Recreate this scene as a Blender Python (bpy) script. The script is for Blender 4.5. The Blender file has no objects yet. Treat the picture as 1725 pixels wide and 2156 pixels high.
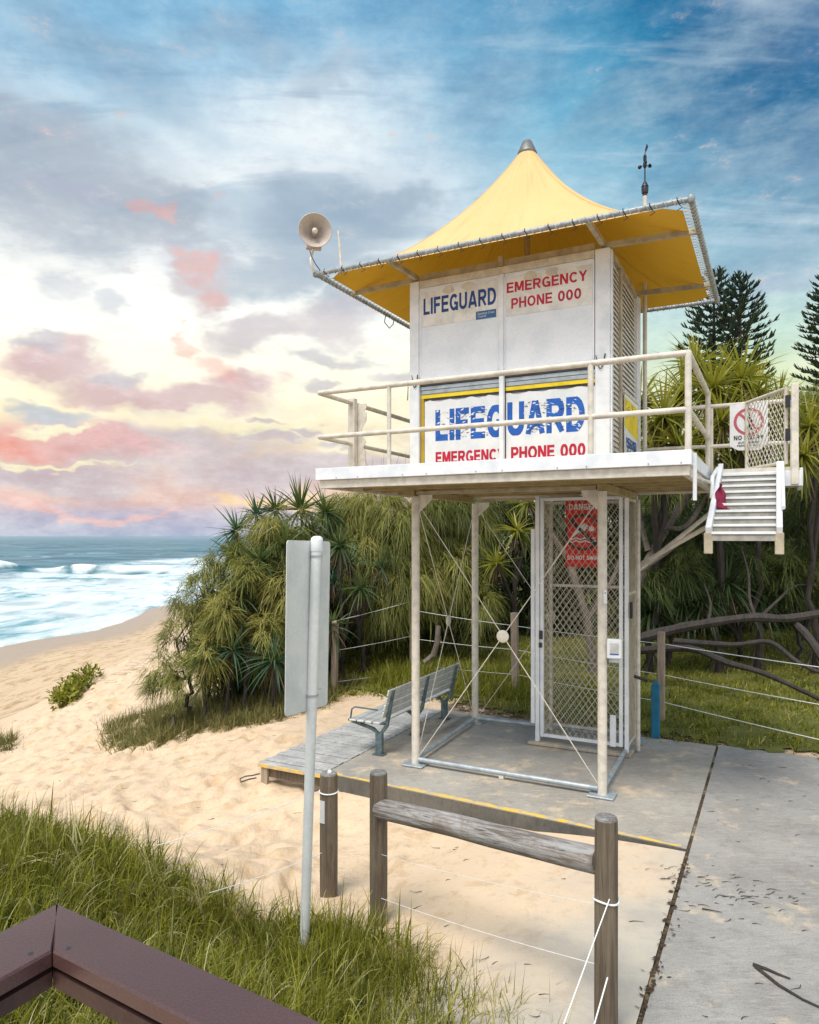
import bpy, math, random
import numpy as np
from mathutils import Vector, Matrix, noise as mnoise
random.seed(7); RNG = np.random.default_rng(11)
SC = bpy.context.scene; COL = SC.collection
PI = math.pi
# ---------------------------------------------------------------- frame of the place
F = 1510.0; CX = 862.0; HY = 1128.0; EYE = 3.0
O = Vector((.081, 9.398)); A2 = Vector((.8901, -.4557)); B2 = Vector((.4557, .8901))
A3 = Vector((A2.x, A2.y, 0)); B3 = Vector((B2.x, B2.y, 0)); Z3 = Vector((0, 0, 1))
def T(a, b, z=0.0):
    """tower frame (a along its front, b to its back) to world"""
    p = O + A2 * a + B2 * b
    return Vector((p.x, p.y, z))
def AT(x, y, Y):
    return Vector(((x - CX) / F * Y, Y, EYE - (y - HY) / F * Y))
def GR(x, y, z=0.0):
    Y = (EYE - z) * F / (y - HY)
    return Vector(((x - CX) / F * Y, Y, z))
# ---------------------------------------------------------------- materials
def srgb(r, g, b):   # display value to linear
    f = lambda c: (c / 255 / 12.92) if c / 255 <= .04045 else ((c / 255 + .055) / 1.055) ** 2.4
    return (f(r), f(g), f(b), 1)
class NT:
    def __init__(s, tree): s.t = tree
    def n(s, typ, **k):
        nd = s.t.nodes.new(typ)
        for a, v in k.items(): setattr(nd, a, v)
        return nd
    def link(s, a, b): s.t.links.new(a, b)
    def put(s, sock, v):
        if isinstance(v, bpy.types.NodeSocket): s.link(v, sock)
        elif v is not None: sock.default_value = v
    def m(s, op, a, b=None, c=None, clamp=False):
        nd = s.n('ShaderNodeMath', operation=op, use_clamp=clamp)
        s.put(nd.inputs[0], a)
        if b is not None: s.put(nd.inputs[1], b)
        if c is not None: s.put(nd.inputs[2], c)
        return nd.outputs[0]
    def vm(s, op, a, b=None):
        nd = s.n('ShaderNodeVectorMath', operation=op)
        s.put(nd.inputs[0], a)
        if b is not None: s.put(nd.inputs[1], b)
        return nd.outputs[0]
    def sep(s, v):
        nd = s.n('ShaderNodeSeparateXYZ'); s.put(nd.inputs[0], v); return nd.outputs
    def comb(s, x, y, z):
        nd = s.n('ShaderNodeCombineXYZ')
        for i, v in enumerate((x, y, z)): s.put(nd.inputs[i], v)
        return nd.outputs[0]
    def ss(s, x, lo, hi):
        nd = s.n('ShaderNodeMapRange', interpolation_type='SMOOTHSTEP')
        s.put(nd.inputs[0], x); nd.inputs[1].default_value = lo; nd.inputs[2].default_value = hi
        return nd.outputs[0]
    def mix(s, f, a, b, mode='MIX'):
        nd = s.n('ShaderNodeMix', data_type='RGBA', blend_type=mode)
        s.put(nd.inputs[0], f); s.put(nd.inputs[6], a); s.put(nd.inputs[7], b)
        return nd.outputs[2]
    def noise(s, vec, scale=5, detail=4, rough=.55, dist=0, color=False):
        nd = s.n('ShaderNodeTexNoise')
        if vec is not None: s.put(nd.inputs['Vector'], vec)
        nd.inputs['Scale'].default_value = scale; nd.inputs['Detail'].default_value = detail
        nd.inputs['Roughness'].default_value = rough; nd.inputs['Distortion'].default_value = dist
        return nd.outputs['Color' if color else 'Fac']
    def ramp(s, f, stops):
        nd = s.n('ShaderNodeValToRGB'); s.put(nd.inputs[0], f)
        e = nd.color_ramp.elements
        while len(e) < len(stops): e.new(.5)
        for i, (p, c) in enumerate(stops):
            e[i].position = p; e[i].color = c if len(c) == 4 else (*c, 1)
        return nd.outputs[0]
def newmat(name):
    m = bpy.data.materials.new(name); m.use_nodes = True
    t = NT(m.node_tree); bs = m.node_tree.nodes['Principled BSDF']
    return m, t, bs
def c4(c): return c if len(c) == 4 else (*c, 1)
def pm(name, c1, c2=None, scale=6, rough=.6, metal=0, bump=.15, bscale=None, stretch=(1, 1, 1), fine=.25, spec=.4, dist=.02):
    """painted / worn surface: two tones through layered noise, fine grain, bump, roughness variation"""
    m, t, bs = newmat(name)
    tc = t.n('ShaderNodeTexCoord').outputs['Object']
    mp = t.n('ShaderNodeMapping'); t.put(mp.inputs[0], tc); mp.inputs['Scale'].default_value = stretch
    v = mp.outputs[0]
    n1 = t.noise(v, scale, 6, .6); n2 = t.noise(v, scale * 14, 3, .6)
    if c2 is None: c2 = tuple(x * .72 for x in c1[:3])
    f = t.ss(n1, .38, .66)
    base = t.mix(f, c4(c1), c4(c2))
    g = t.m('MULTIPLY_ADD', t.m('SUBTRACT', n2, .5), fine * 2, 1.0)
    cc = t.vm('MULTIPLY', base, t.comb(g, g, g))
    t.link(cc, bs.inputs['Base Color'])
    bs.inputs['Metallic'].default_value = metal
    t.link(t.m('MULTIPLY_ADD', n1, .3, rough - .15, clamp=True), bs.inputs['Roughness'])
    bs.inputs['Specular IOR Level'].default_value = spec
    if bump:
        bp = t.n('ShaderNodeBump'); bp.inputs['Strength'].default_value = bump; bp.inputs['Distance'].default_value = dist
        t.link(t.noise(v, bscale or scale * 6, 5, .65), bp.inputs['Height']); t.link(bp.outputs[0], bs.inputs['Normal'])
    return m
def leafmat(name, stops, trans=.35, rough=.55):
    m, t, bs = newmat(name)
    at = t.n('ShaderNodeAttribute', attribute_name='var')
    col = t.ramp(at.outputs['Fac'], stops)
    t.link(col, bs.inputs['Base Color']); bs.inputs['Roughness'].default_value = rough
    bs.inputs['Specular IOR Level'].default_value = .35
    tr = t.n('ShaderNodeBsdfTranslucent'); t.link(t.mix(.5, col, t.mix(1.0, col, (1.0, 1.0, .3, 1), 'MULTIPLY')), tr.inputs[0])
    mx = t.n('ShaderNodeMixShader'); mx.inputs[0].default_value = trans
    t.link(bs.outputs[0], mx.inputs[1]); t.link(tr.outputs[0], mx.inputs[2])
    t.link(mx.outputs[0], m.node_tree.nodes['Material Output'].inputs[0])
    return m
# ---------------------------------------------------------------- objects
def tag(o, label=None, cat=None, group=None, kind=None):
    if label: o['label'] = label
    if cat: o['category'] = cat
    if group: o['group'] = group
    if kind: o['kind'] = kind
    return o
def thing(name, loc, label, cat, group=None):
    o = bpy.data.objects.new(name, None); o.empty_display_size = .1
    COL.objects.link(o); o.location = loc
    return tag(o, label, cat, group)
def rootloc(p):
    v = Vector((0, 0, 0))
    while p is not None: v += p.location; p = p.parent
    return v
def link_mesh(name, me, parent, mats, smooth=False):
    for m in (mats if isinstance(mats, (list, tuple)) else [mats]): me.materials.append(m)
    o = bpy.data.objects.new(name, me); COL.objects.link(o)
    if parent is not None: o.parent = parent
    if smooth: me.polygons.foreach_set('use_smooth', [True] * len(me.polygons))
    return o
class MB:
    """collects shapes in world coordinates; build() links them as one mesh object"""
    def __init__(s): s.v = []; s.f = []; s.mi = []; s.cur = 0
    def add(s, vs, fs):
        k = len(s.v); s.v += [Vector(v) for v in vs]
        for f in fs: s.f.append([k + i for i in f]); s.mi.append(s.cur)
    def obox(s, c, x, y, z, bev=0.0):
        """oriented box, half vectors x, y, z; small chamfer along all edges"""
        c = Vector(c); x = Vector(x); y = Vector(y); z = Vector(z)
        if bev <= 0:
            vs = [c + x * i + y * j + z * k for i in (-1, 1) for j in (-1, 1) for k in (-1, 1)]
            s.add(vs, [(0, 1, 3, 2), (4, 6, 7, 5), (0, 4, 5, 1), (2, 3, 7, 6), (0, 2, 6, 4), (1, 5, 7, 3)]); return
        bm = BMBox(x, y, z, bev)
        s.add([c + v for v in bm[0]], bm[1])
    def box(s, a0, a1, b0, b1, z0, z1, bev=0.0):
        """box in tower frame"""
        s.obox(T((a0 + a1) / 2, (b0 + b1) / 2, (z0 + z1) / 2), A3 * (a1 - a0) / 2, B3 * (b1 - b0) / 2, Z3 * (z1 - z0) / 2, bev)
    def bar(s, p, q, w, h, up=Z3, bev=0.0):
        p = Vector(p); q = Vector(q); d = q - p; L = d.length; d.normalize()
        sd = d.cross(Vector(up))
        if sd.length < 1e-4: sd = d.cross(Vector((1, 0, 0)))
        sd.normalize(); u = sd.cross(d)
        s.obox((p + q) / 2, d * L / 2, sd * w / 2, u * h / 2, bev)
    def tube(s, pts, r, n=10, cap=True):
        pts = [Vector(p) for p in pts]
        rs = r if isinstance(r, (list, tuple)) else [r] * len(pts)
        k = len(s.v); prev = None
        for i, p in enumerate(pts):
            d = (pts[min(i + 1, len(pts) - 1)] - pts[max(i - 1, 0)]).normalized()
            if prev is None:
                u = d.cross(Z3) if abs(d.z) < .95 else d.cross(Vector((1, 0, 0)))
                u.normalize()
            else:
                u = (prev - d * prev.dot(d)).normalized()
            prev = u; w = d.cross(u)
            for j in range(n):
                t = 2 * PI * j / n; s.v.append(p + (u * math.cos(t) + w * math.sin(t)) * rs[i])
        for i in range(len(pts) - 1):
            for j in range(n):
                s.f.append([k + i * n + j, k + i * n + (j + 1) % n, k + (i + 1) * n + (j + 1) % n, k + (i + 1) * n + j]); s.mi.append(s.cur)
        if cap:
            s.f.append([k + j for j in range(n)][::-1]); s.mi.append(s.cur)
            e = k + (len(pts) - 1) * n; s.f.append([e + j for j in range(n)]); s.mi.append(s.cur)
    def lathe(s, base, axis, prof, n=20, cap=True):
        """profile of (radius, height) along axis"""
        axis = Vector(axis).normalized(); base = Vector(base)
        u = axis.cross(Z3) if abs(axis.z) < .95 else Vector((1, 0, 0))
        u.normalize(); w = axis.cross(u); k = len(s.v)
        for r, h in prof:
            for j in range(n):
                t = 2 * PI * j / n; s.v.append(base + axis * h + (u * math.cos(t) + w * math.sin(t)) * r)
        for i in range(len(prof) - 1):
            for j in range(n):
                s.f.append([k + i * n + j, k + i * n + (j + 1) % n, k + (i + 1) * n + (j + 1) % n, k + (i + 1) * n + j]); s.mi.append(s.cur)
        if cap:
            s.f.append([k + j for j in range(n)][::-1]); s.mi.append(s.cur)
            e = k + (len(prof) - 1) * n; s.f.append([e + j for j in range(n)]); s.mi.append(s.cur)
    def prism(s, poly, off):
        """polygon (3-D points) extruded by vector off"""
        n = len(poly); poly = [Vector(p) for p in poly]; off = Vector(off)
        s.add(poly + [p + off for p in poly], [list(range(n))[::-1], list(range(n, 2 * n))] + [[i, (i + 1) % n, n + (i + 1) % n, n + i] for i in range(n)])
    def build(s, name, mats, parent=None, smooth=False, origin=None):
        L = rootloc(parent) if parent is not None else Vector((0, 0, 0))
        og = Vector(origin) if origin is not None else Vector((0, 0, 0))
        me = bpy.data.meshes.new(name)
        me.from_pydata([tuple(v - L - og) for v in s.v], [], s.f)
        me.polygons.foreach_set('material_index', s.mi)
        o = link_mesh(name, me, parent, mats, smooth)
        o.location = og
        import bmesh
        bm = bmesh.new(); bm.from_mesh(me); bmesh.ops.recalc_face_normals(bm, faces=bm.faces); bm.to_mesh(me); bm.free()
        if smooth:
            try: me.set_sharp_from_angle(angle=math.radians(40))
            except Exception: pass
        return o
def BMBox(x, y, z, bev):
    X, Y, Z = x.length, y.length, z.length
    ux, uy, uz = x / X, y / Y, z / Z; b = min(bev, X * .6, Y * .6, Z * .6)
    vs = []; idx = {}
    for i in (-1, 1):
        for j in (-1, 1):
            for k in (-1, 1):
                for ax in range(3):
                    e = [X, Y, Z]; e = [v - b for v in e]; e[ax] += b
                    idx[(i, j, k, ax)] = len(vs); vs.append(ux * e[0] * i + uy * e[1] * j + uz * e[2] * k)
    fs = []
    S = (-1, 1)
    for i in S:
        fs.append([idx[(i, -1, -1, 0)], idx[(i, 1, -1, 0)], idx[(i, 1, 1, 0)], idx[(i, -1, 1, 0)]])
        fs.append([idx[(-1, i, -1, 1)], idx[(1, i, -1, 1)], idx[(1, i, 1, 1)], idx[(-1, i, 1, 1)]])
        fs.append([idx[(-1, -1, i, 2)], idx[(1, -1, i, 2)], idx[(1, 1, i, 2)], idx[(-1, 1, i, 2)]])
    for i in S:
        for j in S:
            fs.append([idx[(i, j, -1, 0)], idx[(i, j, 1, 0)], idx[(i, j, 1, 1)], idx[(i, j, -1, 1)]])
            fs.append([idx[(i, -1, j, 0)], idx[(i, 1, j, 0)], idx[(i, 1, j, 2)], idx[(i, -1, j, 2)]])
            fs.append([idx[(-1, i, j, 1)], idx[(1, i, j, 1)], idx[(1, i, j, 2)], idx[(-1, i, j, 2)]])
            for k in S: fs.append([idx[(i, j, k, 0)], idx[(i, j, k, 1)], idx[(i, j, k, 2)]])
    return vs, fs
def npmesh(name, V, Fq, mat, parent=None, var=None, smooth=False, mi=None):
    """big mesh from numpy arrays: V (n,3), Fq (m,4) quads; var per face"""
    L = rootloc(parent) if parent is not None else Vector((0, 0, 0))
    V = np.asarray(V, np.float32) - np.array(L, np.float32)
    me = bpy.data.meshes.new(name); n = len(Fq); k = Fq.shape[1]
    me.vertices.add(len(V)); me.vertices.foreach_set('co', V.ravel())
    me.loops.add(n * k); me.loops.foreach_set('vertex_index', Fq.astype(np.int32).ravel())
    me.polygons.add(n); me.polygons.foreach_set('loop_start', np.arange(0, n * k, k, dtype=np.int32))
    me.polygons.foreach_set('loop_total', np.full(n, k, np.int32))
    if mi is not None: me.polygons.foreach_set('material_index', np.asarray(mi, np.int32))
    if smooth: me.polygons.foreach_set('use_smooth', np.ones(n, bool))
    me.update(calc_edges=True)
    if var is not None:
        at = me.attributes.new('var', 'FLOAT', 'FACE'); at.data.foreach_set('value', np.asarray(var, np.float32))
    for m in (mat if isinstance(mat, (list, tuple)) else [mat]): me.materials.append(m)
    o = bpy.data.objects.new(name, me); COL.objects.link(o)
    if parent is not None: o.parent = parent
    return o
# ribbons: curved tapering strips, the stuff of every leaf, blade and needle tassel
def unit(v): return v / np.maximum(np.linalg.norm(v, axis=-1, keepdims=True), 1e-9)
def ribbons(P, D, L, W, droop, seg=3, taper=.1, gpow=1.6, fold=0.0, side=None, maxdown=None):
    """P roots (n,3), D start directions, L lengths, W widths, droop amount -> V, quads, owner index"""
    n = len(P); L = np.broadcast_to(L, (n,)); W = np.broadcast_to(W, (n,)); droop = np.broadcast_to(droop, (n,))
    D = unit(D)
    if side is None:
        side = np.cross(D, np.array([0, 0, 1.0])) + RNG.normal(0, .35, (n, 3))
    side = unit(side - D * np.sum(side * D, 1, keepdims=True))
    t = np.linspace(0, 1, seg + 1)
    pts = P[:, None, :] + D[:, None, :] * (L[:, None] * t)[:, :, None]
    pts[:, :, 2] -= (droop * L)[:, None] * t[None, :] ** gpow
    w = W[:, None] * (1 - (1 - taper) * t[None, :] ** 1.5) * .5
    l = pts - side[:, None, :] * w[:, :, None]; r = pts + side[:, None, :] * w[:, :, None]
    if fold:
        up = np.cross(side, D); l = l + up[:, None, :] * w[:, :, None] * fold; r = r + up[:, None, :] * w[:, :, None] * fold
        V = np.stack([l, pts, r], 2).reshape(-1, 3); m = 3
    else:
        V = np.stack([l, r], 2).reshape(-1, 3); m = 2
    base = (np.arange(n) * (seg + 1) * m)[:, None, None]
    i = np.arange(seg)[None, :, None] * m; j = np.arange(m - 1)[None, None, :]
    a = base + i + j
    Fq = np.stack([a, a + 1, a + 1 + m, a + m], -1).reshape(-1, 4)
    own = np.repeat(np.arange(n), seg * (m - 1))
    return V, Fq, own
class Heap:
    def __init__(s): s.V = []; s.F = []; s.v = []; s.n = 0
    def add(s, V, Fq, var):
        s.V.append(V); s.F.append(Fq + s.n); s.v.append(var); s.n += len(V)
    def build(s, name, mat, parent=None):
        return npmesh(name, np.concatenate(s.V), np.concatenate(s.F), mat, parent, np.concatenate(s.v))
def text_mesh(name, s, corner, xdir, updir, width, height, mat, parent, bold=.03, depth=.003):
    """writing fitted to width x height; corner = its lower left, a little proud of the plate"""
    cu = bpy.data.curves.new('txt', 'FONT'); cu.body = s; cu.size = 1; cu.offset = bold; cu.resolution_u = 3
    if '\n' in s: cu.space_line = .85
    to = bpy.data.objects.new('txt', cu); COL.objects.link(to)
    dg = bpy.context.evaluated_depsgraph_get(); me = bpy.data.meshes.new_from_object(to.evaluated_get(dg))
    bpy.data.objects.remove(to); bpy.data.curves.remove(cu)
    co = np.array([v.co[:] for v in me.vertices]); mn = co.min(0); mx = co.max(0)
    L = rootloc(parent) if parent is not None else Vector((0, 0, 0))
    X = Vector(xdir).normalized(); U = Vector(updir).normalized()
    for v in me.vertices:
        u = (v.co.x - mn[0]) / (mx[0] - mn[0]) * width; w = (v.co.y - mn[1]) / (mx[1] - mn[1]) * height
        v.co = Vector(corner) + X * u + U * w - L
    me.name = name
    return link_mesh(name, me, parent, mat)

# bold block capitals: every glyph is a set of thick strokes
def _arc(cx, cy, rx, ry, a0, a1, n=10): return [(cx + rx * math.cos(math.radians(a0 + (a1 - a0) * i / n)), cy + ry * math.sin(math.radians(a0 + (a1 - a0) * i / n))) for i in range(n + 1)]
GL = {
 'I': (.2, [[(.1, 0), (.1, 1)]]), 'L': (.60, [[(.1, 0), (.1, 1)], [(.19, .09), (.60, .09)]]),
 'F': (.62, [[(.1, 0), (.1, 1)], [(.19, .91), (.62, .91)], [(.19, .51), (.56, .51)]]),
 'E': (.66, [[(.1, 0), (.1, 1)], [(.19, .91), (.65, .91)], [(.19, .51), (.61, .51)], [(.19, .09), (.66, .09)]]),
 'G': (.78, [_arc(.40, .50, .30, .41, 42, 318, 16), [(.68, .0), (.68, .50)], [(.42, .44), (.60, .44)]]),
 'C': (.74, [_arc(.40, .50, .30, .41, 40, 320, 16)]),
 'U': (.72, [[(.1, 1), (.1, .36)] + _arc(.36, .34, .26, .25, 180, 360, 10) + [(.62, .36), (.62, 1)]]),
 'A': (.80, [[(.09, 0), (.38, 1)], [(.42, 1), (.71, 0)], [(.22, .26), (.58, .26)]]),
 'R': (.74, [[(.1, 0), (.1, 1)], [(.19, .91), (.42, .91)] + _arc(.42, .69, .21, .22, 90, -90, 8)[1:] + [(.19, .47)], [(.40, .42), (.65, 0)]]),
 'P': (.68, [[(.1, 0), (.1, 1)], [(.19, .91), (.40, .91)] + _arc(.40, .67, .20, .24, 90, -90, 8)[1:] + [(.19, .43)]]),
 'D': (.74, [[(.1, 0), (.1, 1)], [(.19, .91), (.32, .91)] + _arc(.32, .50, .32, .41, 90, -90, 12)[1:] + [(.19, .09)]]),
 'M': (.88, [[(.1, 0), (.1, 1)], [(.78, 0), (.78, 1)], [(.17, 1), (.43, .12)], [(.45, .12), (.71, 1)]]),
 'N': (.74, [[(.1, 0), (.1, 1)], [(.64, 0), (.64, 1)], [(.14, .97), (.60, .03)]]),
 'Y': (.74, [[(.09, 1), (.37, .46)], [(.65, 1), (.37, .46)], [(.37, .48), (.37, 0)]]),
 'H': (.72, [[(.1, 0), (.1, 1)], [(.62, 0), (.62, 1)], [(.19, .51), (.53, .51)]]),
 'O': (.82, [_arc(.41, .50, .31, .41, 0, 360, 22)]), '0': (.66, [_arc(.33, .50, .23, .41, 0, 360, 20)]),
 'S': (.68, [_arc(.33, .70, .22, .21, 25, 260, 12) + _arc(.35, .29, .23, .21, 85, -155, 12)]),
 'T': (.64, [[(.32, 0), (.32, .83)], [(0, .91), (.64, .91)]]), 'W': (1.0, [[(.08, 1), (.29, 0)], [(.31, 0), (.50, .92)], [(.50, .92), (.69, 0)], [(.71, 0), (.92, 1)]]),
 ' ': (.34, [])}
def block_text(name, s, corner, xdir, updir, width, height, mat, parent, th=.19, gap=.10):
    X = Vector(xdir).normalized(); U = Vector(updir).normalized(); N = U.cross(X).normalized()
    adv = sum(GL[c][0] for c in s) + gap * (len(s) - 1); sx = width / adv; q = MB(); x0 = 0.0; corner = Vector(corner); lay = 0
    # proud towards the side the writing faces
    face = X.cross(U)
    for ch in s:
        w, strokes = GL[ch]
        for st in strokes:
            lay += 1; P = [Vector((x0 + x, y)) for x, y in st]; closed = (P[0] - P[-1]).length < 1e-3; L_, R_ = [], []
            for i, p in enumerate(P):
                a = P[i - 1] if i else (P[-2] if closed else P[0]); b = P[i + 1] if i < len(P) - 1 else (P[1] if closed else P[-1])
                d1 = (p - a); d2 = (b - p)
                d1 = d1.normalized() if d1.length > 1e-9 else d2.normalized(); d2 = d2.normalized() if d2.length > 1e-9 else d1
                t_ = (d1 + d2).normalized(); n_ = Vector((-t_.y, t_.x)); m_ = 1 / max(.5, n_.dot(Vector((-d1.y, d1.x))))
                L_.append(p + n_ * th / 2 * m_); R_.append(p - n_ * th / 2 * m_)
            off = face * (.0003 * (lay % 5))
            vs = []
            for l, r in zip(L_, R_):
                for v in (l, r): vs.append(corner + X * (v.x * sx) + U * (min(max(v.y, 0), 1) * height) + off)
            q.add(vs, [(2 * i, 2 * i + 2, 2 * i + 3, 2 * i + 1) for i in range(len(P) - 1)])
        x0 += w + gap
    return q.build(name, mat, parent)
# ---------------------------------------------------------------- materials of the place
M = {}
M['white'] = pm('white_painted_metal', (.80, .82, .84), (.66, .70, .74), 4, .45, bump=.05, fine=.08)
M['panel'] = pm('white_shutter_panel', (.77, .80, .84), (.69, .73, .78), 3, .5, bump=.06, fine=.12)
M['sheet'] = pm('weathered_white_sheet', (.80, .79, .75), (.62, .61, .57), 5, .55, bump=.05, fine=.12)
M['cream'] = pm('cream_galvanised_pipe', (.68, .63, .54), (.52, .49, .43), 9, .5, bump=.08, fine=.16)
M['tan'] = pm('tan_dirty_metal', (.48, .42, .30), (.33, .29, .21), 6, .55, bump=.1, fine=.2)
M['grey'] = pm('grey_galvanised_pipe', (.42, .47, .50), (.30, .34, .37), 8, .45, metal=.3, bump=.08, fine=.2)
M['palegrey'] = pm('pale_grey_sign_back', (.68, .70, .69), (.56, .60, .60), 3, .5, metal=.15, bump=.05, fine=.12)
M['dark'] = pm('dark_metal', (.05, .05, .055), (.03, .03, .03), 8, .6)  # near-black tone of fittings, gaps, ties and sign marks
M['black'] = pm('black_plastic', (.02, .02, .03), (.015, .015, .02), 8, .4)
M['yellow'] = pm('yellow_paint', (.86, .66, .01), (.72, .52, .01), 5, .5, bump=.03, fine=.08)
M['ochre'] = pm('ochre_border_paint', (.50, .33, .02), (.40, .25, .02), 5, .5, bump=.03, fine=.1)
M['blue'] = pm('blue_lettering', (.015, .12, .50), (.012, .09, .40), 6, .5, bump=0, fine=.1)
M['navy'] = pm('navy_lettering', (.012, .06, .26), (.01, .05, .2), 6, .5, bump=0, fine=.1)
M['red'] = pm('crimson_lettering', (.52, .012, .045), (.42, .01, .04), 6, .5, bump=0, fine=.1)
M['signred'] = pm('red_sign_sheet', (.66, .022, .018), (.55, .018, .015), 5, .5, bump=.02, fine=.1)
M['pinkred'] = pm('faded_red_ring', (.52, .10, .14), (.42, .08, .12), 6, .5, bump=0)
M['signwhite'] = pm('white_sign_sheet', (.78, .80, .82), (.68, .72, .75), 5, .5, bump=.02, fine=.06)
M['councilblue'] = pm('blue_council_plate', (.03, .13, .30), (.025, .10, .25), 6, .5, bump=0)
M['maroon'] = pm('maroon_cloth', (.22, .015, .05), (.12, .008, .03), 9, .9, bump=.4)
M['bollard'] = pm('teal_blue_paint', (.015, .17, .30), (.012, .13, .23), 6, .5, bump=.1)
M['benchleg'] = pm('blue_green_cast_metal', (.12, .17, .18), (.07, .10, .11), 12, .5, bump=.15)
M['slat'] = pm('pale_aluminium_slat', (.60, .60, .57), (.47, .48, .46), 8, .4, metal=.2, bump=.04, fine=.12)
M['slatback'] = M['slat']
M['rope'] = pm('white_wire_rope', (.82, .84, .84), (.7, .72, .72), 20, .6, bump=0)
M['louvre'] = pm('pale_louvre_slat', (.66, .62, .56), (.52, .49, .45), 5, .5, bump=.05, fine=.12)
M['horn'] = pm('beige_horn_paint', (.50, .44, .38), (.40, .34, .30), 6, .45, bump=.04)
M['capgrey'] = pm('grey_cap_metal', (.22, .23, .22), (.14, .15, .14), 8, .5, metal=.4)
M['deckunder'] = pm('tan_deck_underside', (.42, .33, .17), (.30, .24, .12), 5, .7, bump=.1)
def wood(name, c1, c2, c3, axis, scale=1.0, rough=.8):
    m, t, bs = newmat(name)
    tc = t.n('ShaderNodeTexCoord').outputs['Object']
    mp = t.n('ShaderNodeMapping'); t.put(mp.inputs[0], tc)
    mp.vector_type = 'POINT'; mp.inputs['Scale'].default_value = axis
    v = mp.outputs[0]
    g = t.noise(v, 9 * scale, 8, .7, 1.2); g2 = t.noise(v, 34 * scale, 4, .7, .4); big = t.noise(tc, 2.2, 3, .6)
    col = t.mix(t.ss(g, .36, .62), c4(c1), c4(c2)); col = t.mix(t.m('MULTIPLY', t.ss(g2, .55, .72), .75), col, c4(c3))
    k = t.m('MULTIPLY_ADD', t.m('SUBTRACT', big, .5), 1.0, 1.0)
    t.link(t.vm('MULTIPLY', col, t.comb(k, k, k)), bs.inputs['Base Color'])
    bs.inputs['Roughness'].default_value = rough
    bp = t.n('ShaderNodeBump'); bp.inputs['Strength'].default_value = .6; bp.inputs['Distance'].default_value = .015
    t.link(t.m('ADD', g, t.m('MULTIPLY', g2, .6)), bp.inputs['Height']); t.link(bp.outputs[0], bs.inputs['Normal'])
    return m
M['logpost'] = wood('weathered_brown_log', (.10, .072, .05), (.18, .145, .10), (.03, .022, .018), (1, 1, .05), 2.2)
M['lograil'] = wood('silver_weathered_log', (.22, .235, .26), (.42, .45, .49), (.05, .04, .035), (.35, 1, 3), 1.3)
m, t, bs = newmat('weathered_rail_log')
g = t.n('ShaderNodeNewGeometry').outputs['Position']
LD = (AT(1262, 1811, 4.36) - AT(800, 1703, 5.93)).normalized(); LU = LD.cross(Z3).normalized(); LV = LU.cross(LD)
def dot(v):
    nd = t.n('ShaderNodeVectorMath', operation='DOT_PRODUCT'); t.put(nd.inputs[0], g); nd.inputs[1].default_value = v; return nd.outputs['Value']
al = dot(LD); v = t.comb(t.m('MULTIPLY', al, .07), dot(LU), dot(LV)); v2 = t.comb(t.m('MULTIPLY', al, .9), dot(LU), dot(LV))
gr = t.noise(v, 26, 8, .72, .9); gr2 = t.noise(v, 90, 4, .7, .3); bg_ = t.noise(v2, 4, 5, .65, .8)
col = t.mix(t.ss(gr, .38, .60), (.15, .125, .105, 1), (.40, .39, .38, 1)); col = t.mix(t.m('MULTIPLY', t.ss(bg_, .50, .68), .75), col, (.20, .15, .11, 1))
col = t.mix(t.ss(gr2, .58, .70), col, (.035, .028, .024, 1))
t.link(col, bs.inputs['Base Color']); bs.inputs['Roughness'].default_value = .8
bp = t.n('ShaderNodeBump'); bp.inputs['Strength'].default_value = .8; bp.inputs['Distance'].default_value = .012
t.link(t.m('SUBTRACT', gr, gr2), bp.inputs['Height']); t.link(bp.outputs[0], bs.inputs['Normal']); M['lograil'] = m
M['logend'] = wood('grey_checked_log_end', (.16, .15, .14), (.30, .29, .27), (.03, .025, .02), (1, 1, 1), 2)
M['plank'] = wood('bleached_plank', (.34, .335, .32), (.46, .455, .44), (.22, .20, .18), (1, 1, 1), .7)
M['fencepost'] = wood('grey_brown_timber_post', (.26, .20, .15), (.38, .31, .24), (.08, .06, .045), (1, 1, .08), 2)
M['bark'] = wood('dark_bark', (.028, .022, .019), (.055, .045, .04), (.03, .022, .02), (1, 1, .3), 1.2)
M['palebark'] = wood('grey_pale_bark', (.11, .088, .07), (.19, .16, .13), (.10, .08, .06), (1, 1, .3), 1.4)
# brown composite handrail
m, t, bs = newmat('brown_composite_rail')
tc = t.n('ShaderNodeTexCoord').outputs['Object']
n1 = t.noise(tc, 3, 3, .5); n2 = t.noise(tc, 260, 2, .5)
c = t.mix(n1, (.062, .030, .028, 1), (.105, .055, .052, 1))
k = t.m('MULTIPLY_ADD', t.m('SUBTRACT', n2, .5), .9, 1.0)
t.link(t.vm('MULTIPLY', c, t.comb(k, k, k)), bs.inputs['Base Color']); bs.inputs['Roughness'].default_value = .30
bp = t.n('ShaderNodeBump'); bp.inputs['Strength'].default_value = .25; bp.inputs['Distance'].default_value = .002
t.link(n2, bp.inputs['Height']); t.link(bp.outputs[0], bs.inputs['Normal']); M['rail'] = m
M['eavegrey'] = pm('dull_galvanised_eave_pipe', (.33, .37, .39), (.22, .25, .27), 8, .5, metal=.2, bump=.08, fine=.2)
M['treadgrey'] = pm('grey_ribbed_metal_tread', (.40, .38, .33), (.28, .27, .24), 8, .5, metal=.2, bump=.1, fine=.2)
M['meshgrey'] = pm('dull_mesh_wire', (.48, .45, .36), (.36, .34, .28), 9, .5, bump=0)
M['seam'] = pm('seam_thread', (.66, .42, .14), (.6, .38, .12), 9, .7, bump=0)
M['raildark'] = pm('dark_red_brown_composite', (.060, .030, .026), (.04, .022, .02), 5, .5, bump=.1, fine=.4)
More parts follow.
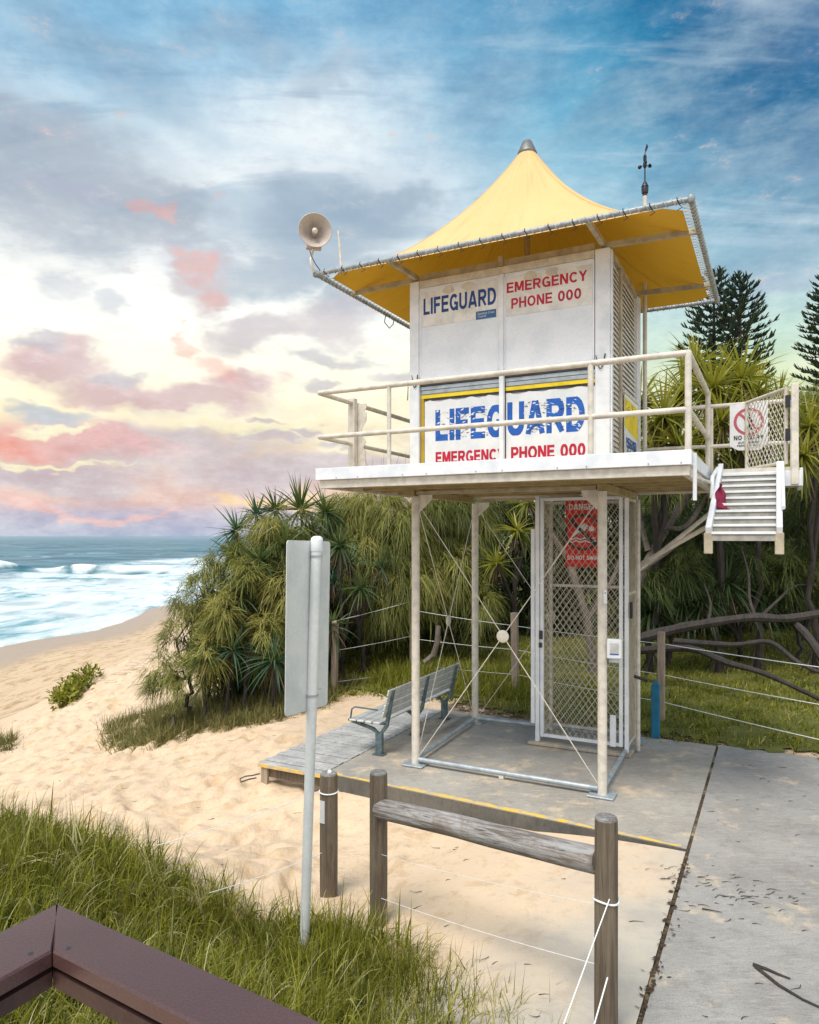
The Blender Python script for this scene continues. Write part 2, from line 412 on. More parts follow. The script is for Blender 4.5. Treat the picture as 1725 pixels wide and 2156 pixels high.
# shade cloth of the roof, lets some light through
m, t, bs = newmat('golden_shade_cloth')
tc = t.n('ShaderNodeTexCoord').outputs['Object']
n1 = t.noise(tc, 1.2, 4, .5); wv = t.noise(tc, 120, 2, .6)
c = t.mix(t.ss(n1, .35, .65), (.85, .54, .245, 1), (.80, .50, .215, 1))
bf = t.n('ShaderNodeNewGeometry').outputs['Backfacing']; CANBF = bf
c = t.mix(bf, (.60, .34, .03, 1), c); k = t.m('MULTIPLY_ADD', t.m('SUBTRACT', wv, .5), .35, 1.0); c = t.vm('MULTIPLY', c, t.comb(k, k, k))  # cloth underside darker and more orange: its shade is put into the colour
t.link(c, bs.inputs['Base Color']); bs.inputs['Roughness'].default_value = .75
tr = t.n('ShaderNodeBsdfTranslucent'); t.link(t.mix(.5, c, (.80, .38, .01, 1)), tr.inputs[0])
mx = t.n('ShaderNodeMixShader'); mx.inputs[0].default_value = .12
t.link(bs.outputs[0], mx.inputs[1]); t.link(tr.outputs[0], mx.inputs[2]); t.link(mx.outputs[0], m.node_tree.nodes['Material Output'].inputs[0])
s_ = t.sep(t.n('ShaderNodeNewGeometry').outputs['Position']); cc_ = T((-1.05 + 3.45) / 2, (-.76 + 2.72) / 2)
dx_ = t.m('SUBTRACT', s_[0], cc_.x); dy_ = t.m('SUBTRACT', s_[1], cc_.y); an_ = t.m('ARCTAN2', dx_, dy_); rr_ = t.m('SQRT', t.m('ADD', t.m('MULTIPLY', dx_, dx_), t.m('MULTIPLY', dy_, dy_)))
cr_ = t.noise(t.comb(t.m('MULTIPLY', t.m('SINE', an_), 5), t.m('MULTIPLY', t.m('COSINE', an_), 5), t.m('MULTIPLY', rr_, .5)), 1.6, 4, .6)
bp = t.n('ShaderNodeBump'); bp.inputs['Strength'].default_value = .5; bp.inputs['Distance'].default_value = .06
t.link(t.m('ADD', cr_, t.m('MULTIPLY', wv, .03)), bp.inputs['Height']); t.link(bp.outputs[0], bs.inputs['Normal'])
st_ = t.m('MULTIPLY_ADD', t.ss(t.noise(t.comb(t.m('MULTIPLY', an_, 6), t.m('MULTIPLY', rr_, .8), 0), 1.5, 5, .7), .50, .75), -.16, 1.0)
t.link(t.vm('MULTIPLY', c, t.comb(st_, st_, st_)), bs.inputs['Base Color'])
M['canopy'] = m
# concrete
def concrete(name, c1, c2, sand=.0, sandc=(.72, .56, .36)):
    m, t, bs = newmat(name)
    g = t.n('ShaderNodeNewGeometry').outputs['Position']
    n1 = t.noise(g, .9, 6, .65); n2 = t.noise(g, 6, 5, .7, .5); n3 = t.noise(g, 90, 3, .7); n4 = t.noise(g, 2.2, 5, .7)
    mpx = t.n('ShaderNodeMapping'); t.put(mpx.inputs[0], g); mpx.inputs['Rotation'].default_value = (0, 0, .47); mpx.inputs['Scale'].default_value = (1.2, 7, 1)
    st = t.noise(mpx.outputs[0], 3.2, 6, .75)
    col = t.mix(t.ss(n1, .35, .65), c4(c1), c4(c2)); col = t.mix(t.m('MULTIPLY', t.ss(n2, .5, .7), .4), col, c4([x * .6 for x in c1]))
    col = t.mix(t.m('MULTIPLY', t.ss(st, .50, .64), .6), col, c4([x * 1.5 for x in c1])); col = t.mix(t.m('MULTIPLY', t.ss(t.noise(mpx.outputs[0], 9, 5, .75), .52, .66), .5), col, c4([x * .55 for x in c1]))
    if sand: col = t.mix(t.m('MULTIPLY', t.ss(n4, .62 - sand, .86 - sand), .8), col, c4(sandc))
    k = t.m('MULTIPLY_ADD', t.m('SUBTRACT', n3, .5), 1.0, 1.0)
    t.link(t.vm('MULTIPLY', col, t.comb(k, k, k)), bs.inputs['Base Color']); bs.inputs['Roughness'].default_value = .85
    bp = t.n('ShaderNodeBump'); bp.inputs['Strength'].default_value = .35; bp.inputs['Distance'].default_value = .012
    t.link(t.m('ADD', n3, t.m('MULTIPLY', n2, 1.5)), bp.inputs['Height']); t.link(bp.outputs[0], bs.inputs['Normal'])
    return m
M['slab'] = concrete('grey_concrete_slab', (.30, .275, .24), (.39, .365, .32), .12)
M['slab2'] = concrete('old_grey_concrete', (.265, .25, .23), (.35, .335, .31), .08)
M['edge'] = concrete('dark_concrete_edge', (.10, .095, .085), (.16, .15, .13))  # darker concrete tone on the slab's front face
# worn yellow line
m, t, bs = newmat('worn_yellow_line')
g = t.n('ShaderNodeNewGeometry').outputs['Position']
n = t.noise(g, 7, 6, .75); n3 = t.noise(g, 90, 3, .7)
col = t.mix(t.ss(n, .40, .60), (.80, .50, .05, 1), (.46, .40, .28, 1))
t.link(col, bs.inputs['Base Color']); bs.inputs['Roughness'].default_value = .8
M['yline'] = m
m, t, bs = newmat('leaf_litter_brown')
g = t.n('ShaderNodeNewGeometry').outputs['Position']
n = t.noise(g, 30, 6, .75); n1 = t.noise(g, 3, 3, .6)
col = t.mix(t.ss(n, .4, .6), (.13, .085, .04, 1), (.03, .025, .02, 1)); col = t.mix(t.ss(n1, .5, .7), col, (.40, .32, .2, 1))
t.link(col, bs.inputs['Base Color']); bs.inputs['Roughness'].default_value = .95
M['joint'] = m
# sand, wet near the water
def sandmat(name, ramp=False):
    m, t, bs = newmat(name)
    g = t.n('ShaderNodeNewGeometry').outputs['Position']; s = t.sep(g)
    n1 = t.noise(g, .35, 5, .6); n2 = t.noise(g, 2.6, 6, .7, .4); n3 = t.noise(g, 140, 3, .7); n4 = t.noise(g, 9, 5, .7)
    col = t.mix(t.ss(n1, .35, .65), (.70, .535, .365, 1), (.64, .485, .335, 1))
    col = t.mix(t.m('MULTIPLY', t.ss(n2, .50, .66), .62), col, (.50, .34, .18, 1))
    col = t.mix(t.m('MULTIPLY', t.ss(n4, .54, .68), .5), col, (.50, .33, .18, 1))
    # open beach: coarser, browner
    bch = t.ss(s[2], -1.9, -3.2)
    mpx = t.n('ShaderNodeMapping'); t.put(mpx.inputs[0], g); mpx.inputs['Scale'].default_value = (.8, .45, 1)
    nb = t.noise(mpx.outputs[0], 1.7, 7, .75, .8)
    bcol = t.mix(t.ss(nb, .47, .62), (.60, .44, .28, 1), (.38, .25, .13, 1))
    col = t.mix(bch, col, bcol)
    wet = t.ss(s[2], -4.35, -4.85)
    col = t.mix(wet, col, (.36, .27, .19, 1))
    if ramp:
        R = t.m('ADD', t.m('MULTIPLY', t.m('SUBTRACT', s[0], O.x), A2.x), t.m('MULTIPLY', t.m('SUBTRACT', s[1], O.y), A2.y))
        Rb = t.m('ADD', t.m('MULTIPLY', t.m('SUBTRACT', s[0], O.x), B2.x), t.m('MULTIPLY', t.m('SUBTRACT', s[1], O.y), B2.y))
        q = t.m('ADD', R, t.m('MULTIPLY', t.m('SUBTRACT', t.noise(g, .8, 5, .65), .5), 3.4))
        q = t.m('ADD', q, t.m('MULTIPLY', Rb, -.45))
        cc = t.mix(t.ss(n2, .35, .65), (.46, .43, .36, 1), (.38, .37, .34, 1))
        col = t.mix(t.m('MULTIPLY', t.ss(q, 2.9, 5.0), .9), col, cc)
    k = t.m('MULTIPLY_ADD', t.m('SUBTRACT', n3, .5), .5, 1.0)
    t.link(t.vm('MULTIPLY', col, t.comb(k, k, k)), bs.inputs['Base Color'])
    t.link(t.m('MULTIPLY_ADD', wet, -.62, .9), bs.inputs['Roughness'])
    bp = t.n('ShaderNodeBump'); bp.inputs['Distance'].default_value = .05
    t.put(bp.inputs['Strength'], .12 if ramp else .55)
    t.link(t.m('ADD', t.m('MULTIPLY', n4, .8), t.m('ADD', t.m('MULTIPLY', n2, 1.6), t.m('MULTIPLY', n3, .15))), bp.inputs['Height']); t.link(bp.outputs[0], bs.inputs['Normal'])
    return m
M['sand'] = sandmat('beach_sand'); M['ramp'] = sandmat('sandy_concrete_ramp', True)
# sea
m, t, bs = newmat('surf_water')
g = t.n('ShaderNodeNewGeometry').outputs['Position']; s = t.sep(g)
mp = t.n('ShaderNodeMapping'); t.put(mp.inputs[0], g); mp.inputs['Scale'].default_value = (.05, .018, 1)
na = t.noise(mp.outputs[0], 1.0, 8, .68, 1.5)
mp2 = t.n('ShaderNodeMapping'); t.put(mp2.inputs[0], g); mp2.inputs['Scale'].default_value = (.022, .010, 1)
nb = t.noise(mp2.outputs[0], 1.0, 6, .62, .8)
nc = t.noise(mp2.outputs[0], 9.0, 6, .7, .6)
mp3 = t.n('ShaderNodeMapping'); t.put(mp3.inputs[0], g); mp3.inputs['Scale'].default_value = (.01, .05, 1); mp3.inputs['Rotation'].default_value = (0, 0, .1)
nw = t.noise(mp3.outputs[0], 1.6, 8, .72, .6)
deep = t.mix(t.ss(nw, .40, .60), (.022, .105, .15, 1), (.09, .23, .30, 1))
deep = t.mix(t.m('MULTIPLY', t.ss(t.noise(mp3.outputs[0], 9, 5, .7), .52, .66), .7), deep, (.03, .12, .16, 1))
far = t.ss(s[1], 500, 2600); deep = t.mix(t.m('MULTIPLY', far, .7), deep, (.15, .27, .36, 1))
zone = t.ss(t.m('ADD', s[0], t.m('MULTIPLY', t.m('SUBTRACT', nb, .5), 60)), -88, -66)
lace = t.ss(na, .36, .56)
shallow = t.mix(t.ss(nc, .4, .6), (.34, .50, .53, 1), (.12, .29, .34, 1))
foamc = t.mix(t.ss(nc, .35, .65), (.70, .73, .74, 1), (.56, .64, .67, 1))
mpf = t.n('ShaderNodeMapping'); t.put(mpf.inputs[0], g); mpf.inputs['Scale'].default_value = (.45, .13, 1)
nf_ = t.noise(mpf.outputs[0], 1.0, 6, .72, .6); surf = t.mix(t.ss(t.m('ADD', na, t.m('MULTIPLY', t.m('SUBTRACT', nf_, .5), .55)), .36, .54), shallow, foamc)
caps = t.m('MULTIPLY', t.ss(t.noise(mp3.outputs[0], 4.5, 6, .75, .8), .64, .70), t.m('SUBTRACT', 1, t.ss(s[1], 250, 900)))
col = t.mix(zone, t.mix(t.m('MULTIPLY', caps, .8), deep, (.8, .86, .88, 1)), surf)
at = t.n('ShaderNodeAttribute', attribute_name='foam'); fo = t.sep(at.outputs['Vector'])
col = t.mix(fo[1], col, (.035, .15, .18, 1)); col = t.mix(fo[0], col, (.74, .78, .79, 1))
t.link(col, bs.inputs['Base Color']); 
t.link(t.m('MULTIPLY_ADD', zone, .4, .38), bs.inputs['Roughness']); bs.inputs['Specular IOR Level'].default_value = .2
bp = t.n('ShaderNodeBump'); bp.inputs['Strength'].default_value = .5; bp.inputs['Distance'].default_value = 1.2
t.link(t.m('ADD', nw, na), bp.inputs['Height']); t.link(bp.outputs[0], bs.inputs['Normal'])
M['sea'] = m
# leaves
M['sheoak'] = leafmat('she_oak_needles', [(0, (.045, .06, .018)), (.4, (.135, .155, .036)), (.75, (.27, .28, .065)), (1, (.42, .38, .12))], .3)
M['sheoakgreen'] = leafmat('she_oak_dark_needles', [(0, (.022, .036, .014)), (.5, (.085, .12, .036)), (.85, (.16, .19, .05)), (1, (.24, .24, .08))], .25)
M['pandanus'] = leafmat('pandanus_leaf', [(0, (.035, .07, .030)), (.5, (.08, .13, .045)), (.85, (.16, .19, .05)), (1, (.30, .27, .08))], .3, .4)
M['pandyellow'] = leafmat('yellow_green_pandanus_leaf', [(0, (.06, .085, .016)), (.45, (.22, .24, .035)), (.8, (.42, .39, .06)), (1, (.55, .46, .14))], .4, .4)  # brighter yellow-green leaf tones
M['pandblue'] = leafmat('blue_green_pandanus_leaf', [(0, (.02, .06, .045)), (.5, (.05, .12, .075)), (.9, (.14, .22, .10)), (1, (.25, .28, .10))], .25, .4)
M['deadleaf'] = leafmat('dead_hanging_leaf', [(0, (.07, .045, .03)), (.6, (.17, .12, .075)), (1, (.34, .26, .16))], .15, .8)
M['pine'] = leafmat('norfolk_pine_needles', [(0, (.02, .045, .035)), (.5, (.05, .085, .06)), (1, (.12, .135, .06))], .1)
M['grass'] = leafmat('dune_grass_blade', [(0, (.055, .07, .008)), (.4, (.20, .21, .02)), (.75, (.38, .36, .05)), (.93, (.50, .48, .2)), (1, (.58, .52, .30))], .35, .5)
M['drygrass'] = leafmat('low_dune_grass', [(0, (.07, .075, .018)), (.5, (.20, .19, .055)), (1, (.42, .36, .17))], .3, .7)
M['cover'] = leafmat('yellow_green_ground_leaf', [(0, (.06, .08, .01)), (.45, (.17, .19, .016)), (.8, (.32, .31, .03)), (1, (.45, .40, .12))], .3, .6)
M['grassfloor'] = pm('dry_thatch_with_shade', (.16, .14, .06), (.30, .25, .13), 9, .95, bump=.5)  # dry litter toned dark, putting shade under the blades into its colour
M['soil'] = pm('green_leaf_soil', (.10, .11, .018), (.16, .155, .03), 3, .95, bump=.4)
# ================================================================ the lifeguard tower
DK = 3.82                                                   # deck top
tower = thing('lifeguard_tower', T(1.2, 1.2, 0), 'white lifeguard tower on four pipe legs with a golden peaked fabric roof', 'lifeguard tower')
# legs
LEGS = [(0, 0), (2.42, -.02), (-.10, 2.33), (2.36, 2.37)]
for i, (a, b) in enumerate(LEGS):
    q = MB(); q.tube([T(a, b, .02), T(a, b, 1.7), T(a, b, 3.513)], .054, 18)
    q.tube([T(a, b, 1.12), T(a, b, 1.135)], .0565, 18)
    lg = q.build('leg', M['cream'] if i != 1 else M['cream'], tower, True)
    q = MB(); q.box(a - .15, a + .15, b - .13, b + .13, .004, .022, .004)
    for sa in (-.1, .1):
        for sb in (-.085, .085): q.lathe(T(a + sa, b + sb, .022), Z3, [(.014, 0), (.014, .02)], 6)
    q.build('base_plate', M['grey'], lg)
    q = MB()
    for s in ((1 if a < 1 else -1),):
        q.prism([T(a + s * .05, b - .006, 3.53), T(a + s * .24, b - .006, 3.53), T(a + s * .24, b - .006, 3.47), T(a + s * .05, b - .006, 3.30)], B3 * .012)
    q.build('gusset', M['cream'], lg)
# base pipes
def part_tube(name, pts, r, mat, parent, n=12):
    q = MB(); q.tube(pts, r, n); return q.build(name, mat, parent, True)
part_tube('base_pipe', [T(.05, 0, .075), T(2.37, -.02, .075)], .032, M['grey'], tower)
part_tube('base_pipe', [T(-.005, .05, .075), T(-.095, 2.28, .075)], .03, M['grey'], tower)
part_tube('base_pipe', [T(2.42, .03, .075), T(2.36, 2.32, .075)], .03, M['grey'], tower)
part_tube('base_pipe', [T(-.05, 2.33, .075), T(2.31, 2.37, .075)], .03, M['grey'], tower)
q = MB(); q.box(1.16, 1.22, -.03, .03, .004, .05); q.build('pipe_saddle', M['cream'], tower)
# crossed rods with a round plate in the middle
def brace(p, q_, r, s_):
    q = MB(); q.tube([p, r], .006, 6); q.tube([q_, s_], .006, 6)
    o = q.build('cross_brace', M['cream'], tower)
    c = (Vector(p) + Vector(r)) / 2; n = (Vector(r) - Vector(p)).cross(Vector(s_) - Vector(q_)).normalized()
    d = MB(); d.lathe(c - n * .011, n, [(.001, 0), (.072, 0), (.078, .004), (.078, .018), (.072, .022), (.001, .022)], 24, False); d.build('round_plate', M['cream'], o, True)
brace(T(.05, .0, .12), T(2.37, -.01, .12), T(2.36, -.02, 3.40), T(.05, 0, 3.40))
brace(T(0, .06, .12), T(-.1, 2.27, .12), T(-.1, 2.28, 3.40), T(0, .06, 3.40))
brace(T(-.04, 2.33, .12), T(2.3, 2.36, .12), T(2.3, 2.36, 3.40), T(-.04, 2.33, 3.40))
# deck
DA0, DA1, DB0, DB1 = -.79, 3.48, -1.12, 2.12
q = MB(); q.box(DA0 + .03, DA1 - .03, DB0 + .03, DB1 - .03, 3.755, DK - .004); deck = q.build('deck', M['deckunder'], tower)
def fascia(name, a0, a1, b0, b1, z0, z1, mat, par=None): 
    q = MB(); q.box(a0, a1, b0, b1, z0, z1, .004); return q.build(name, mat, par or deck)
fascia('fascia_board', DA0 - .012, DA1 + .012, DB0 - .012, DB0 + .028, 3.678, DK, M['white'])
fascia('fascia_board', DA0 - .01, DA0 + .026, DB0 + .03, DB1, 3.678, DK, M['white'])
fascia('fascia_board', DA1 - .026, DA1 + .01, DB0 + .03, 1.18, 3.678, DK, M['white'])
fascia('lower_channel', DA0 + .02, DA1 - .01, DB0 + .03, DB0 + .08, 3.578, 3.677, M['cream'])
fascia('lower_channel', DA0 + .03, DA0 + .08, DB0 + .082, DB1, 3.578, 3.677, M['cream'])
fascia('lower_channel', DA1 - .08, DA1 - .02, DB0 + .082, DB1, 3.578, 3.677, M['cream'])
fascia('lower_channel', DA0 + .082, DA1 - .082, DB1 - .07, DB1 - .02, 3.578, 3.677, M['cream'])
for i in range(6):
    b = -.62 + i * .5
    q = MB(); q.box(DA0 + .085, DA1 - .085, b - .03, b + .03, 3.60, 3.752); q.build('joist', M['deckunder'], deck)
for i in range(14):                                        # bolts along the fascia joint
    a = -.5 + i * .30
    if i % 3 != 2: 
        q = MB(); q.lathe(T(a, DB0 - .012, 3.70), -B3, [(.008, 0), (.008, .006)], 8); q.build('bolt', M['grey'], deck)
for a, b0, b1 in ((-.05, -.055, 2.02), (2.42, -.055, 2.02)):
    q = MB(); q.box(a - .05, a + .05, b0, b1, 3.515, 3.598); q.build('bearer', M['deckunder'], tower)
for b, a0, a1 in ((0.0, .02, 2.35), (2.12, .02, 2.35)):
    q = MB(); q.box(a0, a1, b - .03, b + .03, 3.535, 3.577); q.build('bearer', M['tan'], tower)
# guard rails
RT = DK + .925; RM = DK + .385
def rail(pts, r=.029): return part_tube('guard_rail', pts, r, M['cream'], tower, 14)
ea0, ea1, eb0 = DA0 + .02, DA1 - .02, DB0 + .02
rail([T(ea0, eb0, RT), T(ea1 - .02, eb0, RT)], .031); rail([T(ea0 + .0, eb0, RM), T(ea1, eb0, RM)], .029)
rail([T(ea0, eb0, RT), T(ea0, 1.9, RT)], .029); rail([T(ea0, eb0, RM), T(ea0, 1.9, RM)], .026)
rail([T(ea1, eb0 - .02, RT), T(ea1, 1.10, RT)], .031); rail([T(ea1, eb0, RM), T(ea1, 1.10, RM)], .029)
rail([T(2.55, 2.08, RT), T(4.36, 2.08, RT)], .029); rail([T(2.55, 2.08, RM), T(4.36, 2.08, RM)], .027)
def rpost(a, b, z1=RT, r=.025, z0=DK): return part_tube('rail_post', [T(a, b, z0), T(a, b, z1)], r, M['cream'], tower, 12)
rpost(.206, eb0 + .0); rpost(2.534, eb0, RT, .03); rpost(ea1, eb0, RT, .032, 3.70); rpost(ea1, 1.10, RT, .03); rpost(2.56, 2.08, RT + .0, .03)
rpost(ea0, 1.9); rpost(ea1 - .03, 2.08, RT, .02)
# notched flag bracket on the left rail
q = MB(); q.box(ea0 - .05, ea0 + .05, -.36, -.28, DK - .002, DK + .985, .004); fb = q.build('flag_bracket', M['cream'], tower)
q = MB(); zs = [0, .16, .30, .36, .33, .48, .62, .66, .80, .92]; ws = [.10, .17, .19, .14, .17, .17, .10, .10, .17, .17]
pts = []
prof = [(.0, .11), (.10, .19), (.30, .20), (.34, .15), (.42, .20), (.52, .10), (.60, .12), (.70, .21), (.80, .21), (.815, .16), (.86, .21), (.905, .215), (.92, .20)]
pts = [T(ea0 + .02, -.27, DK + .92), T(ea0 + .02, -.27, DK)] + [T(ea0 + .02 + w * .75, -.27, DK + z) for z, w in prof]
q.prism(pts, B3 * .012); q.build('notched_plate', M['cream'], fb)
# ------------------------------------------------ hut
HA0, HA1, HB0, HB1, HT = -.09, 2.50, 0.0, 2.0, 6.33
hut = tower
for a0, a1, b0, b1 in ((HA0, HA0 + .135, HB0, HB0 + .12), (2.33, HA1, HB0, HB0 + .12), (HA0, HA0 + .1, HB1 - .1, HB1), (HA1 - .1, HA1, HB1 - .1, HB1)):
    q = MB(); q.box(a0, a1, b0, b1, DK, HT, .008)
    if a0 > 2: q.box(a1 + .002, a1 + .02, b0 + .03, b1 - .02, DK, HT - .02)
    q.build('corner_post', M['white'], hut)
q = MB(); q.box(HA0 + .14, 2.325, HB0 + .005, HB0 + .10, 6.235, HT, .006); q.build('head_beam', M['cream'], hut)
q = MB(); q.box(HA0 + .14, 2.325, HB0 + .04, HB0 + .10, 6.335, 6.42); q.box(1.14, 1.20, HB0 + .0, HB0 + .035, 6.335, 6.46); q.build('roof_beam', M['tan'], hut)
q = MB(); q.box(1.155, 1.215, HB0 - .012, HB0 + .05, DK, 6.234, .006); q.build('mullion', M['white'], hut)
# upper shutters
SP = []
for a0, a1 in ((.052, 1.152), (1.218, 2.322)):
    q = MB(); q.box(a0, a1, HB0 + .012, HB0 + .045, 5.03, 6.23, .004); s = q.build('shutter', M['panel'], hut); SP.append(s)
    q = MB()
    for z0, z1 in ((5.03, 5.06), (6.20, 6.228)): q.box(a0 + .004, a1 - .004, HB0 + .004, HB0 + .0115, z0, z1)
    for aa in (a0, a1 - .022): q.box(aa, aa + .022, HB0 + .004, HB0 + .0115, 5.062, 6.198)
    q.build('shutter_frame', M['white'], s)
    q = MB(); z0 = 5.72 if a0 < 1 else 5.70
    q.box(a0 + .026, a1 - .026, HB0 + .006, HB0 + .0115, z0, 6.17); sh = q.build('sign_sheet', M['sheet'], s)
    for c in ((.38, .62) if a0 < 1 else (.30, .55)):
        cc = a0 + (a1 - a0) * c; q = MB()                  # torn brown tape marks over the sheet
        q.prism([T(cc + math.cos(t) * .075 * (1 + .25 * math.sin(3 * t + c * 9)), HB0 + .0035, 6.155 + math.sin(t) * .055) for t in np.linspace(0, 2 * PI, 14, False)], B3 * .0018)
        q.build('torn_tape', M['cream'], s)
def htext(s, name, a0, a1, z0, z1, mat, par, b=HB0 + .0045, bold=.035):
    if '\n' in s: return text_mesh(name, s, T(a0, b, z0), A3, Z3, a1 - a0, z1 - z0, mat, par, bold)
    return block_text(name, s, T(a0, b, z0), A3, Z3, a1 - a0, z1 - z0, mat, par)
htext('LIFEGUARD', 'blue_lettering', .111, 1.113, 5.875, 6.088, M['navy'], SP[0])
htext('EMERGENCY', 'red_lettering', 1.252, 2.24, 5.985, 6.11, M['red'], SP[1])
htext('PHONE 000', 'red_lettering', 1.31, 2.17, 5.785, 5.912, M['red'], SP[1])
q = MB(); q.box(.845, 1.113, HB0 + .0028, HB0 + .0058, 5.715, 5.815); cp = q.build('council_plate', M['councilblue'], SP[0])
htext('Sunshine Coast\nCouncil', 'small_lettering', .87, 1.095, 5.735, 5.80, M['slat'], SP[0], HB0 + .0022, .01)
# lower front: recessed roller shutter with the big painted sign sheet
for k, (a0, a1) in enumerate(((.052, 1.152), (1.218, 2.322))):
    q = MB(); z = DK
    q.box(a0, a1, HB0 + .075, HB0 + .095, DK, 5.02); rs = q.build('roller_shutter', M['panel'], hut)
    q = MB()
    q.box(a0 + .002, a1 - .002, HB0 + .03, HB0 + .072, 4.955, 5.02); q.build('shutter_gap', M['dark'], rs)
    q = MB(); q.box(a0 + .003, a1 - .003, HB0 + .045, HB0 + .070, 4.905, 4.95); q.box(a0 + .003, a1 - .003, HB0 + .05, HB0 + .070, 4.85, 4.90, .004); q.build('shutter_box', M['grey'], rs)
    q = MB(); q.box(a0 + .004, a1 - .004, HB0 + .052, HB0 + .072, 4.795, 4.838); q.build('yellow_border', M['yellow'], rs)
    q = MB(); q.box(a0 + .004, a1 - .004, HB0 + .06, HB0 + .072, 4.765, 4.794); q.build('border_shadow_gap', M['dark'], rs)
    # sheet with a wavy torn top edge
    q = MB(); n = 26; top = [4.755 + .012 * math.sin(i * .9 + k) + random.uniform(-.006, .006) for i in range(n + 1)]
    la = a0 + (.05 if k == 0 else .004)
    for i in range(n):
        x0 = la + (a1 - .004 - la) * i / n; x1 = la + (a1 - .004 - la) * (i + 1) / n
        q.add([T(x0, HB0 + .06, DK), T(x1, HB0 + .06, DK), T(x1, HB0 + .06, top[i + 1]), T(x0, HB0 + .06, top[i])], [(0, 1, 2, 3)])
    q.build('sign_sheet', M['signwhite'], rs)
    if k == 0:
        q = MB(); q.box(a0 + .002, a0 + .046, HB0 + .048, HB0 + .072, DK, 4.794); q.build('yellow_border', M['ochre'], rs)
    def bt(s, nm, x0, x1, z0, z1, mat): block_text(nm, s, T(x0, HB0 + .0585, z0), A3, Z3, x1 - x0, z1 - z0, mat, rs, .23)
    if k == 0: bt('LIFEG', 'blue_lettering', .262, 1.20, 4.23, 4.635, M['blue']); bt('EMERGENCY', 'red_lettering', .262, 1.205, 3.935, 4.088, M['red'])
    else: bt('UARD', 'blue_lettering', 1.245, 2.195, 4.235, 4.65, M['blue']); bt('PHONE 000', 'red_lettering', 1.29, 2.205, 3.94, 4.095, M['red'])
    # torn flakes and creases through the lettering
    for nm, mt, n in (('torn_flake', M['signwhite'], 60), ('dark_crease', M['dark'], 62)):
        q = MB()
        for _ in range(n):
            x = random.uniform(a0 + .20, a1 - .15); z = random.uniform(4.26, 4.62); w = random.uniform(.02, .07); h = random.uniform(.004, .011) * (1 if mt is M['signwhite'] else .55)
            sl = random.uniform(-.5, .5) + (.5 if x % .4 > .2 else -.5)
            bb = HB0 + (.0560 if mt is M['signwhite'] else .0550)
            q.add([T(x, bb, z), T(x + w * .5, bb, z - h + sl * w * .25), T(x + w, bb, z + sl * w * .5), T(x + w * .45, bb, z + h + sl * w * .3)], [(0, 1, 2, 3)])
        q.build(nm, mt, rs)
# side wall: louvres
q = MB(); q.box(HA1 - .08, HA1 - .05, .14, HB1 - .1, DK, 6.30); wl = q.build('side_wall', M['louvre'], hut)
n = 36
for seg, (b0, b1) in enumerate(((.15, .64), (.76, 1.86))):
    q = MB()
    for i in range(n):
        z = 3.95 + i * (6.26 - 3.95) / n
        c = T(HA1 - .03, (b0 + b1) / 2, z + .03)
        q.obox(c, B3 * (b1 - b0) / 2, (A3 * .012 - Z3 * .033), (A3 * .0035 + Z3 * .0012))
    q.build('louvre_panel', M['louvre'], hut)
q = MB(); q.box(HA1 - .055, HA1 + .006, .655, .745, DK, 6.30, .004); q.build('louvre_post', M['tan'], hut)
q = MB(); q.box(HA0 + .03, HA0 + .06, .13, HB1 - .11, DK, 6.30); q.build('side_wall', M['louvre'], hut)
q = MB(); q.box(HA0 + .11, HA1 - .11, HB1 - .06, HB1 - .03, DK, 6.30); q.build('back_wall', M['louvre'], hut)
q = MB(); q.box(HA0 + .11, HA1 - .11, .11, HB1 - .07, 6.28, 6.31); q.build('ceiling', M['tan'], hut)
for b in (.10, HB1 - .06):
    for s in (0,):
        pass
q = MB(); q.box(HA1 - .07, HA1 - .01, .125, HB1 - .105, 6.302, 6.37); q.build('head_beam', M['tan'], hut)
q = MB(); q.box(HA0 + .02, HA0 + .08, .125, HB1 - .105, 6.302, 6.37); q.build('head_beam', M['tan'], hut)
# side sign
q = MB(); q.box(HA1 + .010, HA1 + .022, .80, 1.72, DK + .01, 4.78); ss_ = q.build('side_sign', M['signwhite'], hut)
q = MB()
s0, s1 = .80, 1.72; aa = HA1 + .0235
q.add([T(aa, s0, 4.36), T(aa, s1, 4.28), T(aa, s1, 4.72), T(aa, s0, 4.74)], [(0, 1, 2, 3)])
q.add([T(aa, s0, DK + .012), T(aa, s1, DK + .012), T(aa, s1, DK + .05), T(aa, s0, 3.99)], [(0, 1, 2, 3)])
q.build('yellow_band', M['yellow'], ss_)
q = MB()
for _ in range(60):
    b = random.uniform(s0 + .08, s1 - .1); z = random.uniform(4.05, 4.24); q.obox(T(aa + .001, b, z), B3 * random.uniform(.005, .018), Z3 * random.uniform(.005, .02), A3 * .0008)
for _ in range(14):
    b = random.uniform(s0 + .05, s1 - .2); z = 4.62 + random.uniform(-.12, .12); q.obox(T(aa + .002, b, z), (B3 + Z3 * random.uniform(-1, 1)) * random.uniform(.02, .06), Z3 * .004, A3 * .0008)
q.build('torn_mark', M['dark'], ss_)
block_text('blue_lettering', 'LIFEGUARD', T(aa + .0015, s0 + .1, 4.12), B3, Z3, .72, .13, M['blue'], ss_)
q = MB(); q.box(HA1 + .008, HA1 + .03, s1 + .004, s1 + .05, DK, 4.60); q.box(HA1 + .008, HA1 + .03, s0 - .05, s1 + .05, 4.785, 4.82); q.build('sign_frame', M['cream'], ss_)
